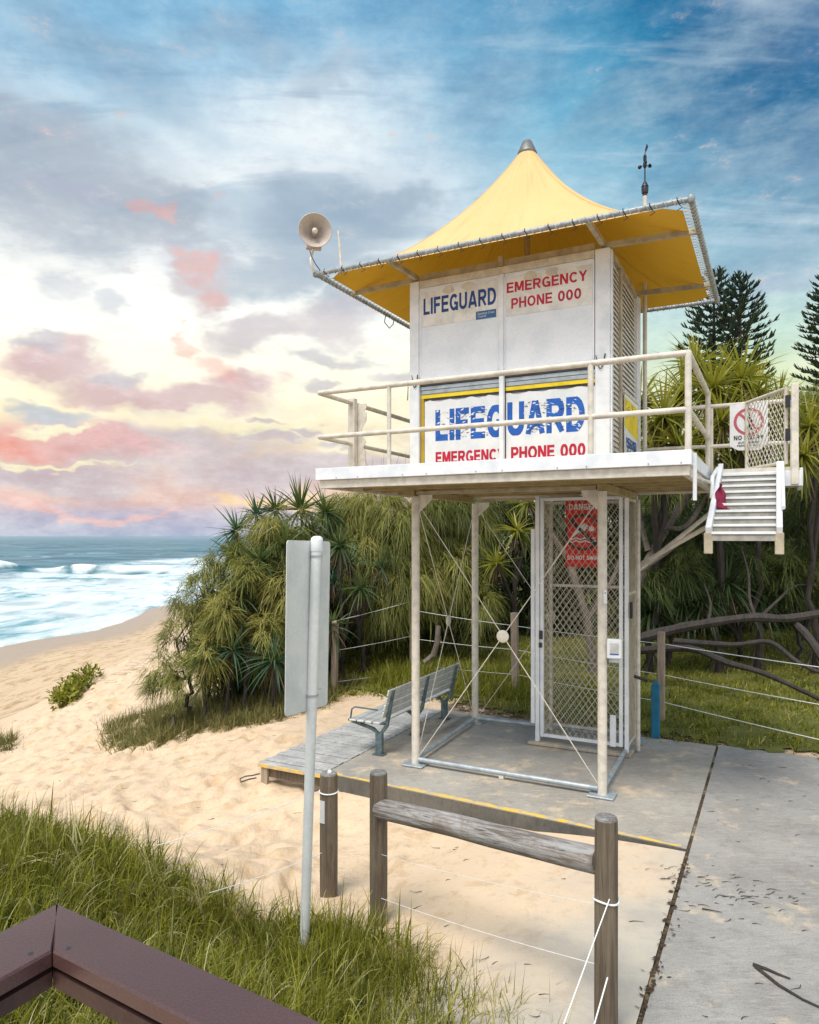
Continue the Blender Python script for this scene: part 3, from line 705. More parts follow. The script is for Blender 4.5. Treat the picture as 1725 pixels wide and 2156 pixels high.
# shackles and chains on the corner posts
def chain(parent, p, q_, sag, n=14, r=.007):
    m_ = MB(); pts = []
    for i in range(n + 1):
        t = i / n; v = Vector(p).lerp(Vector(q_), t); v.z -= sag * (1 - (2 * t - 1) ** 2); pts.append(v)
    for i in range(n):
        d = pts[i + 1] - pts[i]; m_.tube([pts[i] - d * .1, pts[i + 1] + d * .1], r * (1 if i % 2 else .6), 6)
    return m_.build('chain', M['dark'], parent)
chain(hut, T(-.05, -.015, 5.10), T(.035, -.015, 5.10), .16); chain(hut, T(2.345, -.015, 5.09), T(2.45, -.015, 5.10), .16); chain(hut, T(HA0 - .02, .0, 5.02), T(HA0 - .06, .06, 4.80), .02)
# ------------------------------------------------ roof
RA0, RA1, RB0, RB1, RZ = -1.05, 3.45, -.76, 2.72, 6.357
ca, cb = (RA0 + RA1) / 2, (RB0 + RB1) / 2; RH = 1.85
N = 72; K = 34; V = []; Q = []
ia, ib = (RA1 - RA0) / 2 - .10, (RB1 - RB0) / 2 - .09
for k in range(K + 1):
    t = (k / K); 
    for j in range(N):
        th = 2 * PI * j / N; cx, sy = math.cos(th), math.sin(th)
        rs = 1 / max(abs(cx) / ia, abs(sy) / ib)               # on the rectangle
        mixf = min(1, t ** .55)
        r0 = .09
        r = r0 + (rs - r0) * t if True else 0
        rc = (ia + ib) / 2
        r = r0 + ((rs * mixf + rc * (1 - mixf)) - r0) * t
        # edges scallop inward a touch between corners
        h = (1 - t) ** 1.62 * .76 + .24 * (1 - t)
        edge = t ** 6 * .03 * math.cos(24 * th)
        V.append(T(ca + cx * r, cb + sy * r, RZ + RH * h - .0 + edge * 0))
for k in range(K):
    for j in range(N):
        a = k * N + j; b = k * N + (j + 1) % N; Q.append((a, b, b + N, a + N))
V_CAN = V; JC = [round(math.degrees(math.atan2(s_ * ib, c_ * ia)) % 360 / 5) % 72 for c_, s_ in ((1, 1), (-1, 1), (-1, -1), (1, -1))]
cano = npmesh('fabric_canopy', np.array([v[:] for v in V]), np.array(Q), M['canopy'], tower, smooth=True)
q = MB(); cs = [T(RA0, RB0, RZ), T(RA1, RB0, RZ), T(RA1, RB1, RZ), T(RA0, RB1, RZ)]
for i in range(4): 
    q.tube([cs[i], cs[(i + 1) % 4]], .029, 14)
    q.lathe(cs[i] - Z3 * .036, Z3, [(.03, 0), (.04, .02), (.04, .05), (.03, .072)], 12)
frame = q.build('eave_frame', M['eavegrey'], tower, True)
# rope lacing: wraps round the front tube, open zigzag on the others
q = MB()
for i in range(4):
    p, r_ = cs[i], cs[(i + 1) % 4]; d = (r_ - p); L = d.length; d.normalize()
    inn = Z3.cross(d); n = int(L / .085)
    for k in range(1, n):
        c = p + d * (L * k / n)
        c2 = c + inn * .10; c2.z = RZ + .012
        q.tube([c + Z3 * .040 - d * .02, c + Z3 * .01 + inn * .04, c2 + d * .02], .0045, 5)
        q.tube([c - Z3 * .040 + d * .035, c - Z3 * .0 + inn * .042 + d * .03, c2 + d * .02], .0045, 5)
        q.tube([c + Z3 * .040 - d * .02, c - inn * .040 + d * .005, c - Z3 * .040 + d * .035], .0045, 5)
q.build('rope_lacing', M['slat'], frame)
q = MB()
for k in range(17):
    c = cs[0].lerp(cs[1], (k + .5) / 17) ; d = (cs[1] - cs[0]).normalized()
    q.tube([c + Z3 * .041, c - B3 * .041 + d * .01, c - Z3 * .041 + d * .03], .006, 5); q.tube([c - Z3 * .041 + d * .03, c + B3 * .03 - Z3 * .05 + d * .05, c + B3 * .04 - Z3 * (.07)], .004, 5)
q.build('dark_tie', M['dark'], frame)
# outriggers from the hut corners
hc = [(.0, .06), (2.42, .06), (2.42, 1.94), (0.0, 1.94)]
for a, b in hc:
    oa = RA0 if a < 1 else RA1; ob = RB0 if b < 1 else RB1
    q = MB(); q.bar(T(a, b, 6.385), T(a, ob, RZ - .0), .05, .06); q.build('outrigger', M['tan'], tower)
    q = MB(); q.bar(T(a, b, 6.375), T(oa, b, RZ - .005), .05, .06); q.build('outrigger', M['tan'], tower)
q = MB(); q.tube([T(ca, cb, 6.32), T(ca, cb, RZ + RH - .06)], .04, 10); q.build('centre_mast', M['tan'], tower)
q = MB(); q.lathe(T(ca, cb, RZ + RH - .05), Z3, [(.08, 0), (.125, .0), (.133, .022), (.12, .05), (.062, .185), (.04, .20), (.001, .202)], 24); q.build('peak_cap', M['capgrey'], tower, True)
q = MB(); pts = [T(-.62, RB0 + .5, 6.30), T(-.70, RB0 + .56, 6.20), T(-.66, RB0 + .62, 6.12), T(-.58, RB0 + .66, 6.16), T(-.58, RB0 + .62, 6.26)]
q.tube([T(RA0 + .02, 1.05, RZ - .02), T(RA0 - .03, 1.1, RZ - .12), T(RA0, 1.2, RZ - .19), T(RA0 + .04, 1.25, RZ - .12), T(RA0 + .02, 1.3, RZ - .03)], .007, 6); q.build('loose_cable', M['dark'], frame)
# ------------------------------------------------ landing, hinged stair, gate
q = MB(); q.box(3.495, 4.44, 1.18, 2.12, 3.72, DK - .004); ld = q.build('landing', M['cream'], tower)
q = MB(); q.box(3.50, 4.47, 1.13, 1.176, 3.585, 3.765, .005); q.box(4.445, 4.485, 1.18, 2.12, 3.585, 3.80, .004)
for a in (3.62, 3.9, 4.15, 4.38): q.lathe(T(a, 1.13, 3.66), -B3, [(.02, 0), (.016, .014)], 8)
q.build('fascia_board', M['white'], ld)
q = MB(); q.box(3.50, 4.44, 1.18, 2.10, 3.62, 3.715); q.build('landing_frame', M['tan'], ld)
def lpost(name, a, b, w, z0, z1): 
    q = MB(); q.box(a - w, a + w, b - w, b + w, z0, z1, .006); return q.build(name, M['cream'], tower)
gp = lpost('gate_post', 4.40, 1.13, .04, 3.60, RT + .04); lpost('gate_post', 4.40, 2.06, .035, 3.72, RT)
for z in (RT - .17, RM - .02):
    q = MB(); q.box(4.30, 4.355, 1.07, 1.15, z - .07, z + .07, .004); q.build('hinge', M['black'], gp)
g0, g1 = T(4.31, 1.20, 0), T(3.86, 2.0, 0); gd = (g1 - g0).normalized(); gz0, gz1 = DK + .05, RT + .0
def mesh_fill(p0, p1, z0, z1, du, dv, r, parent, name, mat, off=0.0):
    """diamond mesh between two uprights: straight crossing strands clipped to the frame"""
    p0 = Vector(p0); p1 = Vector(p1); W = (p1 - p0).length; d = (p1 - p0).normalized(); nrm = d.cross(Z3); H = z1 - z0
    k = dv / du; q = MB()
    for s in (1, -1):
        c = -H / k - W
        while c < W + H / k:
            ts = []
            for x, z in ((0, (0 - c) * k * s), (W, (W - c) * k * s)):
                pass
            # line z = s*k*(x - c) (+H for s=-1)
            f = lambda x: (k * (x - c)) if s > 0 else (H - k * (x - c))
            g = lambda z: (z / k + c) if s > 0 else ((H - z) / k + c)
            P = []
            for x in (0, W):
                z = f(x)
                if 0 <= z <= H: P.append((x, z))
            for z in (0, H):
                x = g(z)
                if 0 < x < W: P.append((x, z))
            if len(P) >= 2:
                (xa, za), (xb, zb) = P[0], P[1]
                if abs(xa - xb) > .01:
                    u = nrm * (off + s * r * .8)
                    q.tube([p0 + d * xa + Z3 * (z0 + za) + u, p0 + d * xb + Z3 * (z0 + zb) + u], r, 5)
            c += du
    return q.build(name, mat, parent)
q = MB(); ft = .022
q.tube([g0 + Z3 * gz0, g1 + Z3 * gz0], ft, 10); q.tube([g0 + Z3 * gz1, g1 + Z3 * gz1], ft, 10); q.tube([g0 + Z3 * (gz0 - .02), g0 + Z3 * (gz1 + .02)], ft, 10); q.tube([g1 + Z3 * (gz0 - .02), g1 + Z3 * (gz1 + .02)], ft, 10)
ag = q.build('landing_gate', M['cream'], tower, True)
mesh_fill(g0, g1, gz0, gz1, .085, .115, .0055, ag, 'diamond_mesh', M['cream'])
# hinged stair hanging from the landing
sa0, sa1 = 3.60, 4.235; sb0, sb1 = 1.22, -.62; z_t, z_b = 3.80, 3.02
st = MB()
for a in (sa0, sa1):
    st.bar(T(a, sb0, z_t + .02), T(a, sb1, z_b), .055, .15, Z3, .006)
stair = st.build('hinged_stair', M['white'], tower)
for a in (sa0, sa1):
    q = MB(); q.box(a - .04, a + .04, sb1 - .03, sb1 + .035, z_b - .20, z_b + .01, .005); q.build('stair_foot', M['tan'], stair)
nt = 10
for i in range(nt):
    t = (i + .6) / nt; b = sb0 + (sb1 - sb0) * t; z = z_t + (z_b - z_t) * t - .01
    q = MB(); q.box(sa0 + .03, sa1 - .03, b - .10, b + .085, z - .035, z - .005, .003)
    tr_ = q.build('tread', M['treadgrey'], stair)
    q = MB(); q.box(sa0 + .03, sa1 - .03, b - .100, b - .088, z - .092, z - .036, .001); q.build('riser', M['treadgrey'], tr_)
    q = MB(); q.box(sa0 + .03, sa1 - .03, b - .112, b - .102, z - .026, z + .0, .002); q.build('tread_nosing', M['signwhite'], tr_)
q = MB(); q.tube([T(sa0 - .035, 1.16, 3.83), T(sa0 - .035, .35, 3.66), T(sa0 - .035, .25, 3.42)], .022, 10); q.tube([T(sa1 + .035, 1.12, 3.86), T(sa1 + .035, -.3, 3.28)], .02, 10); q.build('stair_handhold', M['white'], stair, True)
# bracket bar and diagonal stay
q = MB(); q.box(3.49, 3.525, -1.0, -.96, 3.34, 3.80, .004); q.build('hanger_bar', M['white'], tower)
q = MB(); q.tube([T(3.42, -.6, 3.62), T(3.52, .1, 3.60), T(3.6, .9, 3.60)], .02, 8); q.build('stair_stay', M['cream'], tower, True)
for a0_, b0_, z0_, a1_, b1_, z1_ in ((2.40, 2.3, 2.55, 3.62, 1.25, 3.22), (2.42, 2.36, 2.50, 3.75, 2.0, 3.58), (3.62, 1.25, 3.22, 3.95, 1.22, 3.58)):
    q = MB(); q.tube([T(a0_, b0_, z0_), T(a1_, b1_, z1_)], .03, 12); q.build('diagonal_strut', M['cream'], tower, True)
# ------------------------------------------------ mesh storage cage under the deck
CA0, CA1, CB0, CB1, CZ = 1.18, 2.34, 1.63, 2.30, 3.575
def cagepost(a, b, w=.022, z0=.05, z1=CZ, m_='white', nm='cage_post'):
    q = MB(); q.box(a - w, a + w, b - w, b + w, z0, z1, .004); return q.build(nm, M[m_], tower)
cagepost(CA0 - .03, CB0, .03); cagepost(CA1 + .055, CB0, .025); cagepost(CA1 + .055, CB1, .03, m_='cream'); cagepost(CA0 - .03, CB1, .025, m_='cream')
q = MB(); q.box(CA0 - .125, CA0 - .068, CB0 - .03, CB0 - .015, .30, 3.10, .003); q.build('cover_strip', M['white'], tower)
gt = MB()
for a in (CA0 + .035, CA1 - .02): gt.box(a - .025, a + .025, CB0 - .02, CB0 + .02, .12, CZ - .030, .004)
for z in (.145, CZ - .054): gt.box(CA0 + .062, CA1 - .047, CB0 - .018, CB0 + .018, z - .022, z + .022, .003)
gate = gt.build('cage_gate', M['white'], tower)
mesh_fill(T(CA0 + .05, CB0, 0), T(CA1 - .03, CB0, 0), .16, CZ - .07, .088, .125, .0042, gate, 'diamond_mesh', M['meshgrey'])
q = MB(); q.box(CA0 - .0, CA0 + .05, CB0 - .05, CB0 - .022, 1.52, 1.64, .004); q.box(CA0 + .0, CA0 + .04, CB0 - .06, CB0 - .022, 1.40, 1.47, .004); q.build('latch', M['dark'], gate)
q = MB(); q.box(CA1 - .16, CA1 - .08, CB0 - .06, CB0 - .025, .12, .55, .006); q.build('white_plate', M['white'], gate)
for z in (.14, 2.2, CZ - .08):
    sd = MB(); sd.box(CA1 + .035, CA1 + .075, CB0 + .03, CB1 - .03, z - .02, z + .02, .003); side = sd.build('cage_side_bar', M['cream'], tower)
mesh_fill(T(CA1 + .055, CB0 + .03, 0), T(CA1 + .055, CB1 - .03, 0), .16, CZ - .10, .06, .085, .005, side, 'diamond_mesh', M['tan'])
for z in (.14, 2.25, CZ - .08):
    bk = MB(); bk.box(CA0, CA1 + .02, CB1 - .02, CB1 + .02, z - .02, z + .02, .003); back = bk.build('cage_back_bar', M['cream'], tower)
SEAM = MB()
for k8 in range(8):
    j8 = [9, 18, 27, 36, 45, 54, 63, 0][k8]
    if k8 % 2 == 0: SEAM.tube([V_CAN[k * 72 + (j8 if k8 % 2 else JC[k8 // 2])] + Z3 * .002 for k in range(0, 35)], .004, 4)
SEAM.build('hip_seam', M['seam'], cano)
mesh_fill(T(CA0, CB1, 0), T(CA1 + .03, CB1, 0), .16, CZ - .10, .088, .125, .0045, back, 'diamond_mesh', M['tan'])
ls = MB(); ls.box(CA0 - .05, CA0 - .01, CB0 + .03, CB1 - .03, .12, .16, .003); ls.box(CA0 - .05, CA0 - .01, CB0 + .03, CB1 - .03, CZ - .1, CZ - .06, .003)
lside = ls.build('cage_side', M['cream'], tower)
mesh_fill(T(CA0 - .03, CB0 + .03, 0), T(CA0 - .03, CB1 - .03, 0), .16, CZ - .10, .088, .125, .005, lside, 'diamond_mesh', M['tan'])
q = MB(); q.box(CA0 - .16, CA1 + .12, CB0 - .09, CB1 + .1, .003, .05, .01); q.build('cage_plinth', M['slab'], tower)
q = MB(); q.box(2.44, 2.475, 1.58, 1.63, 1.88, 2.10, .004); q.build('lock_case', M['black'], tower)
q = MB(); q.tube([T(2.52, 1.5, 1.12), T(2.66, 1.62, 1.06)], .022, 8); q.build('door_handle', M['black'], tower, True)
part_tube('conduit', [T(2.50, 1.9, .02), T(2.50, 1.9, 3.5)], .03, M['cream'], tower)
# ================================================================ things fixed on or round the tower
dg = thing('danger_sign', T(1.8, 1.75, 2.56), 'red DANGER DO NOT SWIM sign with a swimmer symbol behind the diamond mesh gate', 'warning sign')
z0, z1, d0, d1 = 2.56, 3.50, 1.535, 2.03; bb = CB0 + .07
q = MB(); q.box(d0, d1, bb, bb + .012, z0, z1, .004); q.build('sign_board', M['signred'], dg)
block_text('white_lettering', 'DANGER', T(d0 + .05, bb - .002, z1 - .135), A3, Z3, d1 - d0 - .10, .085, M['signwhite'], dg)
block_text('white_lettering', 'DO NOT SWIM', T(d0 + .03, bb - .002, z0 + .10), A3, Z3, d1 - d0 - .06, .06, M['signwhite'], dg)
cxs, czs = (d0 + d1) / 2, (z0 + z1) / 2 + .02
def ring(cen, r0, r1, n=40, bv=bb - .002, th=.002):
    q = MB(); c = cen
    for i in range(n):
        t0, t1 = 2 * PI * i / n, 2 * PI * (i + 1) / n
        P = lambda r, t: T(c[0] + r * math.cos(t), bv, c[1] + r * math.sin(t))
        q.add([P(r0, t0), P(r0, t1), P(r1, t1), P(r1, t0)], [(0, 1, 2, 3)])
    return q
ring((cxs, czs), .225, .262).build('dark_ring', M['dark'], dg)
q = MB(); q.obox(T(cxs, bb - .004, czs), (A3 * 1 - Z3) * .165, (A3 + Z3) * .018, B3 * .001); q.build('slash_bar', M['dark'], dg)
q = MB()                                                  # the swimmer: body, arm, head, two waves
q.prism([T(cxs - .15, bb - .003, czs - .02), T(cxs + .02, bb - .003, czs + .13), T(cxs + .08, bb - .003, czs + .09), T(cxs + .02, bb - .003, czs + .01), T(cxs + .10, bb - .003, czs - .07), T(cxs + .06, bb - .003, czs - .10), T(cxs - .05, bb - .003, czs + .0), T(cxs - .13, bb - .003, czs - .06)], B3 * .002)
q.prism([T(cxs + .12 + .04 * math.cos(t), bb - .003, czs + .05 + .04 * math.sin(t)) for t in np.linspace(0, 2 * PI, 14, False)], B3 * .002)
for zz in (-.10, -.14):
    for i in range(12):
        x = cxs - .18 + i * .03; f = lambda x: czs + zz + .012 * math.sin((x - cxs) * 50)
        q.add([T(x, bb - .003, f(x)), T(x + .03, bb - .003, f(x + .03)), T(x + .03, bb - .003, f(x + .03) + .018), T(x, bb - .003, f(x) + .018)], [(0, 1, 2, 3)])
q.build('swimmer_symbol', M['signwhite'], dg)
# no entry sign on the back rail
ne = thing('no_entry_sign', T(3.88, 2.03, 4.13), 'white NO ENTRY sign with a faded red ring behind the landing gate', 'warning sign')
n0, n1, y0, y1, bb = 3.655, 4.11, 4.13, 4.74, 2.035
P = lambda a, z: T(a, bb, z)
q = MB(); q.prism([P(n0, y0 + .06), P(n0 + .10, y0), P(n1 - .10, y0 - .01), P(n1, y0 + .08), P(n1, y1), P(n0, y1)], B3 * .008); q.build('sign_board', M['signwhite'], ne)
c = ((n0 + n1) / 2, y1 - .235)
ring(c, .145, .180, bv=bb - .003).build('red_ring', M['pinkred'], ne)
q = MB(); q.obox(T(c[0], bb - .004, c[1]), (A3 - Z3) * .108, (A3 + Z3) * .011, B3 * .001); q.build('slash_bar', M['pinkred'], ne)
q = MB(); q.prism([P(c[0] - .03 + u, c[1] + v) for u, v in ((-.02, -.11), (.0, -.02), (-.03, .04), (.0, .07), (.05, .05), (.08, .0), (.05, -.03), (.09, -.11), (.05, -.11), (.02, -.05), (.02, -.11))], -B3 * .004)
q.prism([P(c[0] + .0 + .025 * math.cos(t), c[1] + .095 + .025 * math.sin(t)) for t in np.linspace(0, 2 * PI, 12, False)], -B3 * .004); q.build('walking_figure', M['dark'], ne)
block_text('black_lettering', 'NO ENTRY', P(n0 + .05, y0 + .135) - B3 * .003, A3, Z3, n1 - n0 - .10, .06, M['black'], ne)
block_text('black_lettering', 'AUTHORISED', P(n0 + .10, y0 + .085) - B3 * .003, A3, Z3, n1 - n0 - .20, .028, M['black'], ne)
block_text('black_lettering', 'PERSONS ONLY', P(n0 + .09, y0 + .045) - B3 * .003, A3, Z3, n1 - n0 - .18, .026, M['black'], ne)
# loudspeaker
c0 = T(RA0, RB0, RZ)
hp = AT(663, 485, 9.1)
lsp = thing('loudspeaker', c0, 'beige horn loudspeaker on a bent pipe at the left corner of the roof', 'loudspeaker')
ax = Vector((.22, -1, -.10)).normalized()
hb = hp - ax * .20
q = MB(); n = 28
prof = [(.05, -.10), (.052, .0), (.07, .05), (.115, .12), (.175, .185), (.207, .205), (.213, .212), (.207, .216), (.16, .175), (.095, .10), (.05, .03), (.03, .02)]
q.lathe(hb, ax, prof, 32, True); q.build('horn', M['horn'], lsp, True)
q = MB(); q.lathe(hb, ax, [(.032, .0), (.032, .14), (.038, .17), (.034, .20), (.02, .21), (.001, .212)], 16, False); q.build('inner_tube', M['cream'], lsp, True)
q = MB(); q.obox(hb - ax * .10 - Z3 * .03, ax * .09, ax.cross(Z3).normalized() * .055, Z3 * .07, .02); q.obox(hb - Z3 * .16 , ax * .04, ax.cross(Z3).normalized() * .10, Z3 * .03, .01); q.build('driver', M['horn'], lsp)
q = MB(); b_ = hb - Z3 * .17
q.tube([c0 + A3 * .05 + Z3 * .0, c0 - A3 * .05 + Z3 * .0, AT(661, 572, 9.15), AT(655, 560, 9.12), AT(654, 545, 9.12), Vector((b_.x, b_.y, b_.z))], .017, 10); q.build('bent_pipe', M['cream'], lsp, True)
q = MB(); q.tube([AT(652, 527, 9.1), AT(656, 540, 9.08), AT(664, 556, 9.1), AT(673, 568, 9.12), c0 + A3 * .06 + Z3 * .03], .006, 6); q.build('cable', M['dark'], lsp)
an = thing('antenna', AT(719, 566, 9.1), 'thin bare antenna rod standing up from the left end of the eave', 'antenna')
q = MB(); q.tube([AT(719, 570, 9.1), AT(712, 486, 9.1)], [.017, .014], 10); q.build('rod', M['cream'], an, True); q = MB(); q.lathe(AT(719, 575, 9.1), Z3, [(.022, 0), (.022, .05), (.018, .06)], 10); q.build('socket', M['grey'], an)
# wind gauge on its pole
wa, wb = 2.54, 2.22; W0 = T(wa, wb, 0)
wg = thing('wind_gauge', T(wa, wb, DK), 'dark wind vane with cups on a tall pole behind the roof', 'wind gauge')
part_tube('pole', [T(wa, wb, 3.6), T(wa, wb, 7.86)], .03, M['cream'], wg)
q = MB(); q.lathe(T(wa, wb, 7.84), Z3, [(.032, 0), (.032, .03), (.045, .04), (.05, .10), (.045, .12), (.052, .13), (.026, .19), (.012, .21)], 14); q.build('housing', M['black'], wg, True)
q = MB(); q.tube([T(wa, wb, 8.03), T(wa, wb, 8.26)], .010, 8); q.lathe(T(wa, wb, 8.24), Z3, [(.015, 0), (.026, .02), (.026, .07), (.016, .09), (.024, .11), (.024, .17), (.01, .19)], 12); q.build('spindle', M['black'], wg)
for k in range(3):
    t = .35 + k * 2 * PI / 3; d = Vector((math.cos(t), math.sin(t), 0)); c = W0 + Z3 * 8.28
    q = MB(); q.tube([c, c + d * .06], .005, 6); tn = d.cross(Z3)
    q.lathe(c + d * .08 - tn * .02, tn, [(.001, 0), (.018, .006), (.027, .022), (.029, .033), (.024, .033), (.015, .012)], 12, False); q.build('cup', M['black'], wg, True)
q = MB(); c = W0 + Z3 * 8.44; dv = Vector((.30, .5, .85)).normalized(); sv = dv.cross(Vector((0, 1, 0))).normalized()
q.tube([c - dv * .07, c + dv * .09], .007, 6); q.prism([c + dv * .07 - sv * .01, c + dv * .19 - sv * .022, c + dv * .25 - sv * .0, c + dv * .24 + sv * .01, c + dv * .07 + sv * .014], Vector((.004, .004, 0))); q.build('vane', M['black'], wg)
# notice box and sticker on the right front leg
nb_ = thing('notice_box', AT(1293, 1366, 8.2), 'small white notice box on the right front leg at chest height', 'notice box')
cB = AT(1293, 1366, 8.2); bx_ = Vector((.97, -.24, 0)).normalized(); by_ = Z3.cross(bx_)
q = MB(); q.obox(cB, bx_ * .082, by_ * .035, Z3 * .112, .012); q.build('box_body', M['signwhite'], nb_)
q = MB(); q.obox(cB - by_ * .0362, bx_ * .050, by_ * .0008, Z3 * .068); q.build('pale_label', M['slat'], nb_)
q = MB(); q.obox(cB - by_ * .0372 - Z3 * .058, bx_ * .048, by_ * .0005, Z3 * .008); q.build('blue_strip', M['councilblue'], nb_)
q = MB(); q.obox(cB - Z3 * .135 + by_ * .01, bx_ * .06, by_ * .02, Z3 * .02); q.bar(cB - Z3 * .1 + by_ * .02, T(2.42, -.02, 1.6) + Z3 * .0, .03, .03); q.build('bracket', M['grey'], nb_)
stk = MB(); cS = AT(1274, 1257, 8.20); stk.obox(cS - Vector((0, .0, 0)), bx_ * .018, by_ * .0012, Z3 * .075)
so = stk.build('sticker', M['signwhite'], None, origin=cS); tag(so, 'narrow white sticker with a black triangle on the right front leg', 'sticker')
q = MB(); q.prism([cS + bx_ * -.008 + Z3 * .04 - by_ * .002, cS + bx_ * .008 + Z3 * .04 - by_ * .002, cS + Z3 * .06 - by_ * .002], -by_ * .001); tri = q.build('black_triangle', M['black'], so)
# cloth on the stair
cl = thing('cloth', T(3.60, .55, 3.3), 'maroon cloth hanging over the left side of the hinged stair', 'cloth')
V = []; nn = 12
for i in range(nn + 1):
    for j in range(9):
        u = i / nn; v = j / 8
        p0_ = AT(1514, 1016, 7.95).lerp(AT(1521, 1022, 7.95), v); p1_ = AT(1502, 1068, 7.75).lerp(AT(1535, 1074, 7.75), v)
        p = p0_.lerp(p1_, u) + A3 * (.012 * math.sin(u * 11 + v * 4)) - B3 * (.02 * math.sin(v * 9 + u * 3))
        V.append(p)
q = MB(); q.add(V, [(i * 9 + j, i * 9 + j + 1, (i + 1) * 9 + j + 1, (i + 1) * 9 + j) for i in range(nn) for j in range(8)]); co = q.build('draped_cloth', M['maroon'], cl, True)
sm = co.modifiers.new('thick', 'SOLIDIFY'); sm.thickness = .008
# ================================================================ ground, beach, sea
CP = []
def cp(p): CP.append((p.x, p.y, p.z))
def cpt(a, b, z): cp(T(a, b, z))
def cpx(x, y, Y): cp(AT(x, y, Y))
# under and round the slab
for a, b, z in ((-.7, -.6, -.14), (1, -.7, -.14), (3, -.8, -.14), (1, 1, -.14), (3, 1, -.14), (-.7, 1, -.14), (0, 2.4, -.12), (2.5, 2.3, -.12),
                (-.9, -1.1, -.30), (.4, -1.25, -.26), (1.8, -1.3, -.17), (3.0, -1.3, -.09), (4.2, -1.2, -.16), (6, 0, -.16), (8, 2, -.1), (8, -3, -.16),
                (3.3, -2.5, -.07), (3.2, -4, -.09), (1.5, -2.6, -.22), (0, -2.4, -.32), (.3, -4.2, -.33), (2, -4.4, -.22), (4.5, -4, -.16), (4.5, -7, -.16),
                (-1.9, -1.2, -.36), (-2.3, -.6, -.30), (-2.1, 1.0, -.05), (-1.9, 2.8, .02), (-.8, 3.0, .0), (.8, 3.3, .02), (2.5, 3.2, .01), (4.5, 3.2, .01), (6.5, 3.4, .02), (-1.4, 1, -.2),
                (3, 6, .05), (6, 6, .08), (6, 10, .3), (0, 6, .08), (-1, 9, .2), (10, 8, .3)): cpt(a, b, z)
# the sand between the foreground grass and the crest
for x, y, Y in ((300, 1800, 7.5), (100, 1720, 9.0), (200, 1640, 11.2), (450, 1600, 10.8), (600, 1500, 12.8), (350, 1520, 13.9), (210, 1560, 13.6), (300, 1405, 18.2),
                (190, 1425, 20.0), (130, 1486, 18.2), (0, 1562, 15.5), (60, 1520, 17.0), (450, 1480, 15.5), (-300, 1700, 12.0), (-200, 1790, 9.0)): cpx(x, y, Y)
# open beach falling to the water
for x, y, Y in ((0, 1500, 27.6), (300, 1352, 47.6), (350, 1300, 66.7), (0, 1400, 43.0), (0, 1345, 56.0), (385, 1263, 90.0), (-400, 1440, 38.0), (-400, 1560, 27), (190, 1372, 42)): cpx(x, y, Y)
for X, Y, z in ((-33, 57, -5.0), (-29.5, 90, -5.0), (-25, 130, -5.0), (-45, 57, -6.2), (-42, 100, -6.4), (-60, 40, -6.5), (-38, 35, -5.0), (-41, 20, -5.0), (-40, 0, -5.0), (-18, 14, -3.6), (-16, 6, -3.4), (-11, 9, -1.6), (-9, 4, -.6), (-22, 30, -4.1),
                (-4, 22, .2), (-2, 30, .8), (-8, 40, -.2), (-10, 70, -1.0), (4, 40, 1.0), (20, 40, 1.0), (30, 20, .6), (10, 100, 1.0), (60, 100, 1.0), (60, 20, .6), (-8, 110, -1.5), (14, 8, .0), (14, 0, -.1), (-20, 110, -4.0), (-14, 60, -3.2), (-11, 32, -2.2),
                (-5, 7.0, .12), (-3.4, 6.6, .16), (-1.9, 6.1, .0), (-.7, 5.6, -.22), (.4, 5.1, -.28), (.9, 4.2, -.22), (-5, 4.5, .75), (-3, 4.2, .62), (-1.4, 4, .28), (0, 3.4, .12), (1.0, 3.0, -.05), (2.2, 2.4, -.14), (3.5, 1.5, -.16), (-2, 2, .6), (0, 1, .4), (0, -3, .8), (-6, 0, .8), (4, -4, -.1)): CP.append((X, Y, z))
CPn = np.array(CP); ctr = CPn[:, :2]; scl = 10.0
def U(r2): return np.where(r2 > 0, r2 * np.log(np.maximum(r2, 1e-12)) * .5, 0)
def warp(xy):                                              # compress far distances so that the spline stays calm
    r = np.linalg.norm(xy - np.array([0, 8.]), axis=-1, keepdims=True)
    return (xy - np.array([0, 8.])) / (1 + r / 25) / scl
cw = warp(ctr); K0 = U(((cw[:, None] - cw[None]) ** 2).sum(-1)) + np.eye(len(cw)) * 2e-5
Pm = np.c_[np.ones(len(cw)), cw]; Am = np.zeros((len(cw) + 3,) * 2); Am[:-3, :-3] = K0; Am[:-3, -3:] = Pm; Am[-3:, :-3] = Pm.T
sol = np.linalg.solve(Am, np.r_[CPn[:, 2], 0, 0, 0])
def height(xy):
    xy = np.asarray(xy, float); w_ = warp(xy)
    z = U(((w_[:, None] - cw[None]) ** 2).sum(-1)) @ sol[:-3] + sol[-3] + w_ @ sol[-2:]
    return np.clip(z, -7, 1.6)
def hz(x, y): return float(height([[x, y]])[0])
def spaced(lo, hi, c0, c1, step, grow=1.12):
    v = list(np.arange(c0, c1 + step / 2, step)); s = step
    while v[-1] < hi: s *= grow; v.append(v[-1] + s)
    s = step
    while v[0] > lo: s *= grow; v.insert(0, v[0] - s)
    return np.array(v)
gx = spaced(-160, 160, -9.5, 3.5, .058); gy = spaced(-12, 260, 4.6, 18.5, .062)
GX, GY = np.meshgrid(gx, gy); XY = np.c_[GX.ravel(), GY.ravel()]
Zt = np.concatenate([height(XY[i:i + 20000]) for i in range(0, len(XY), 20000)])
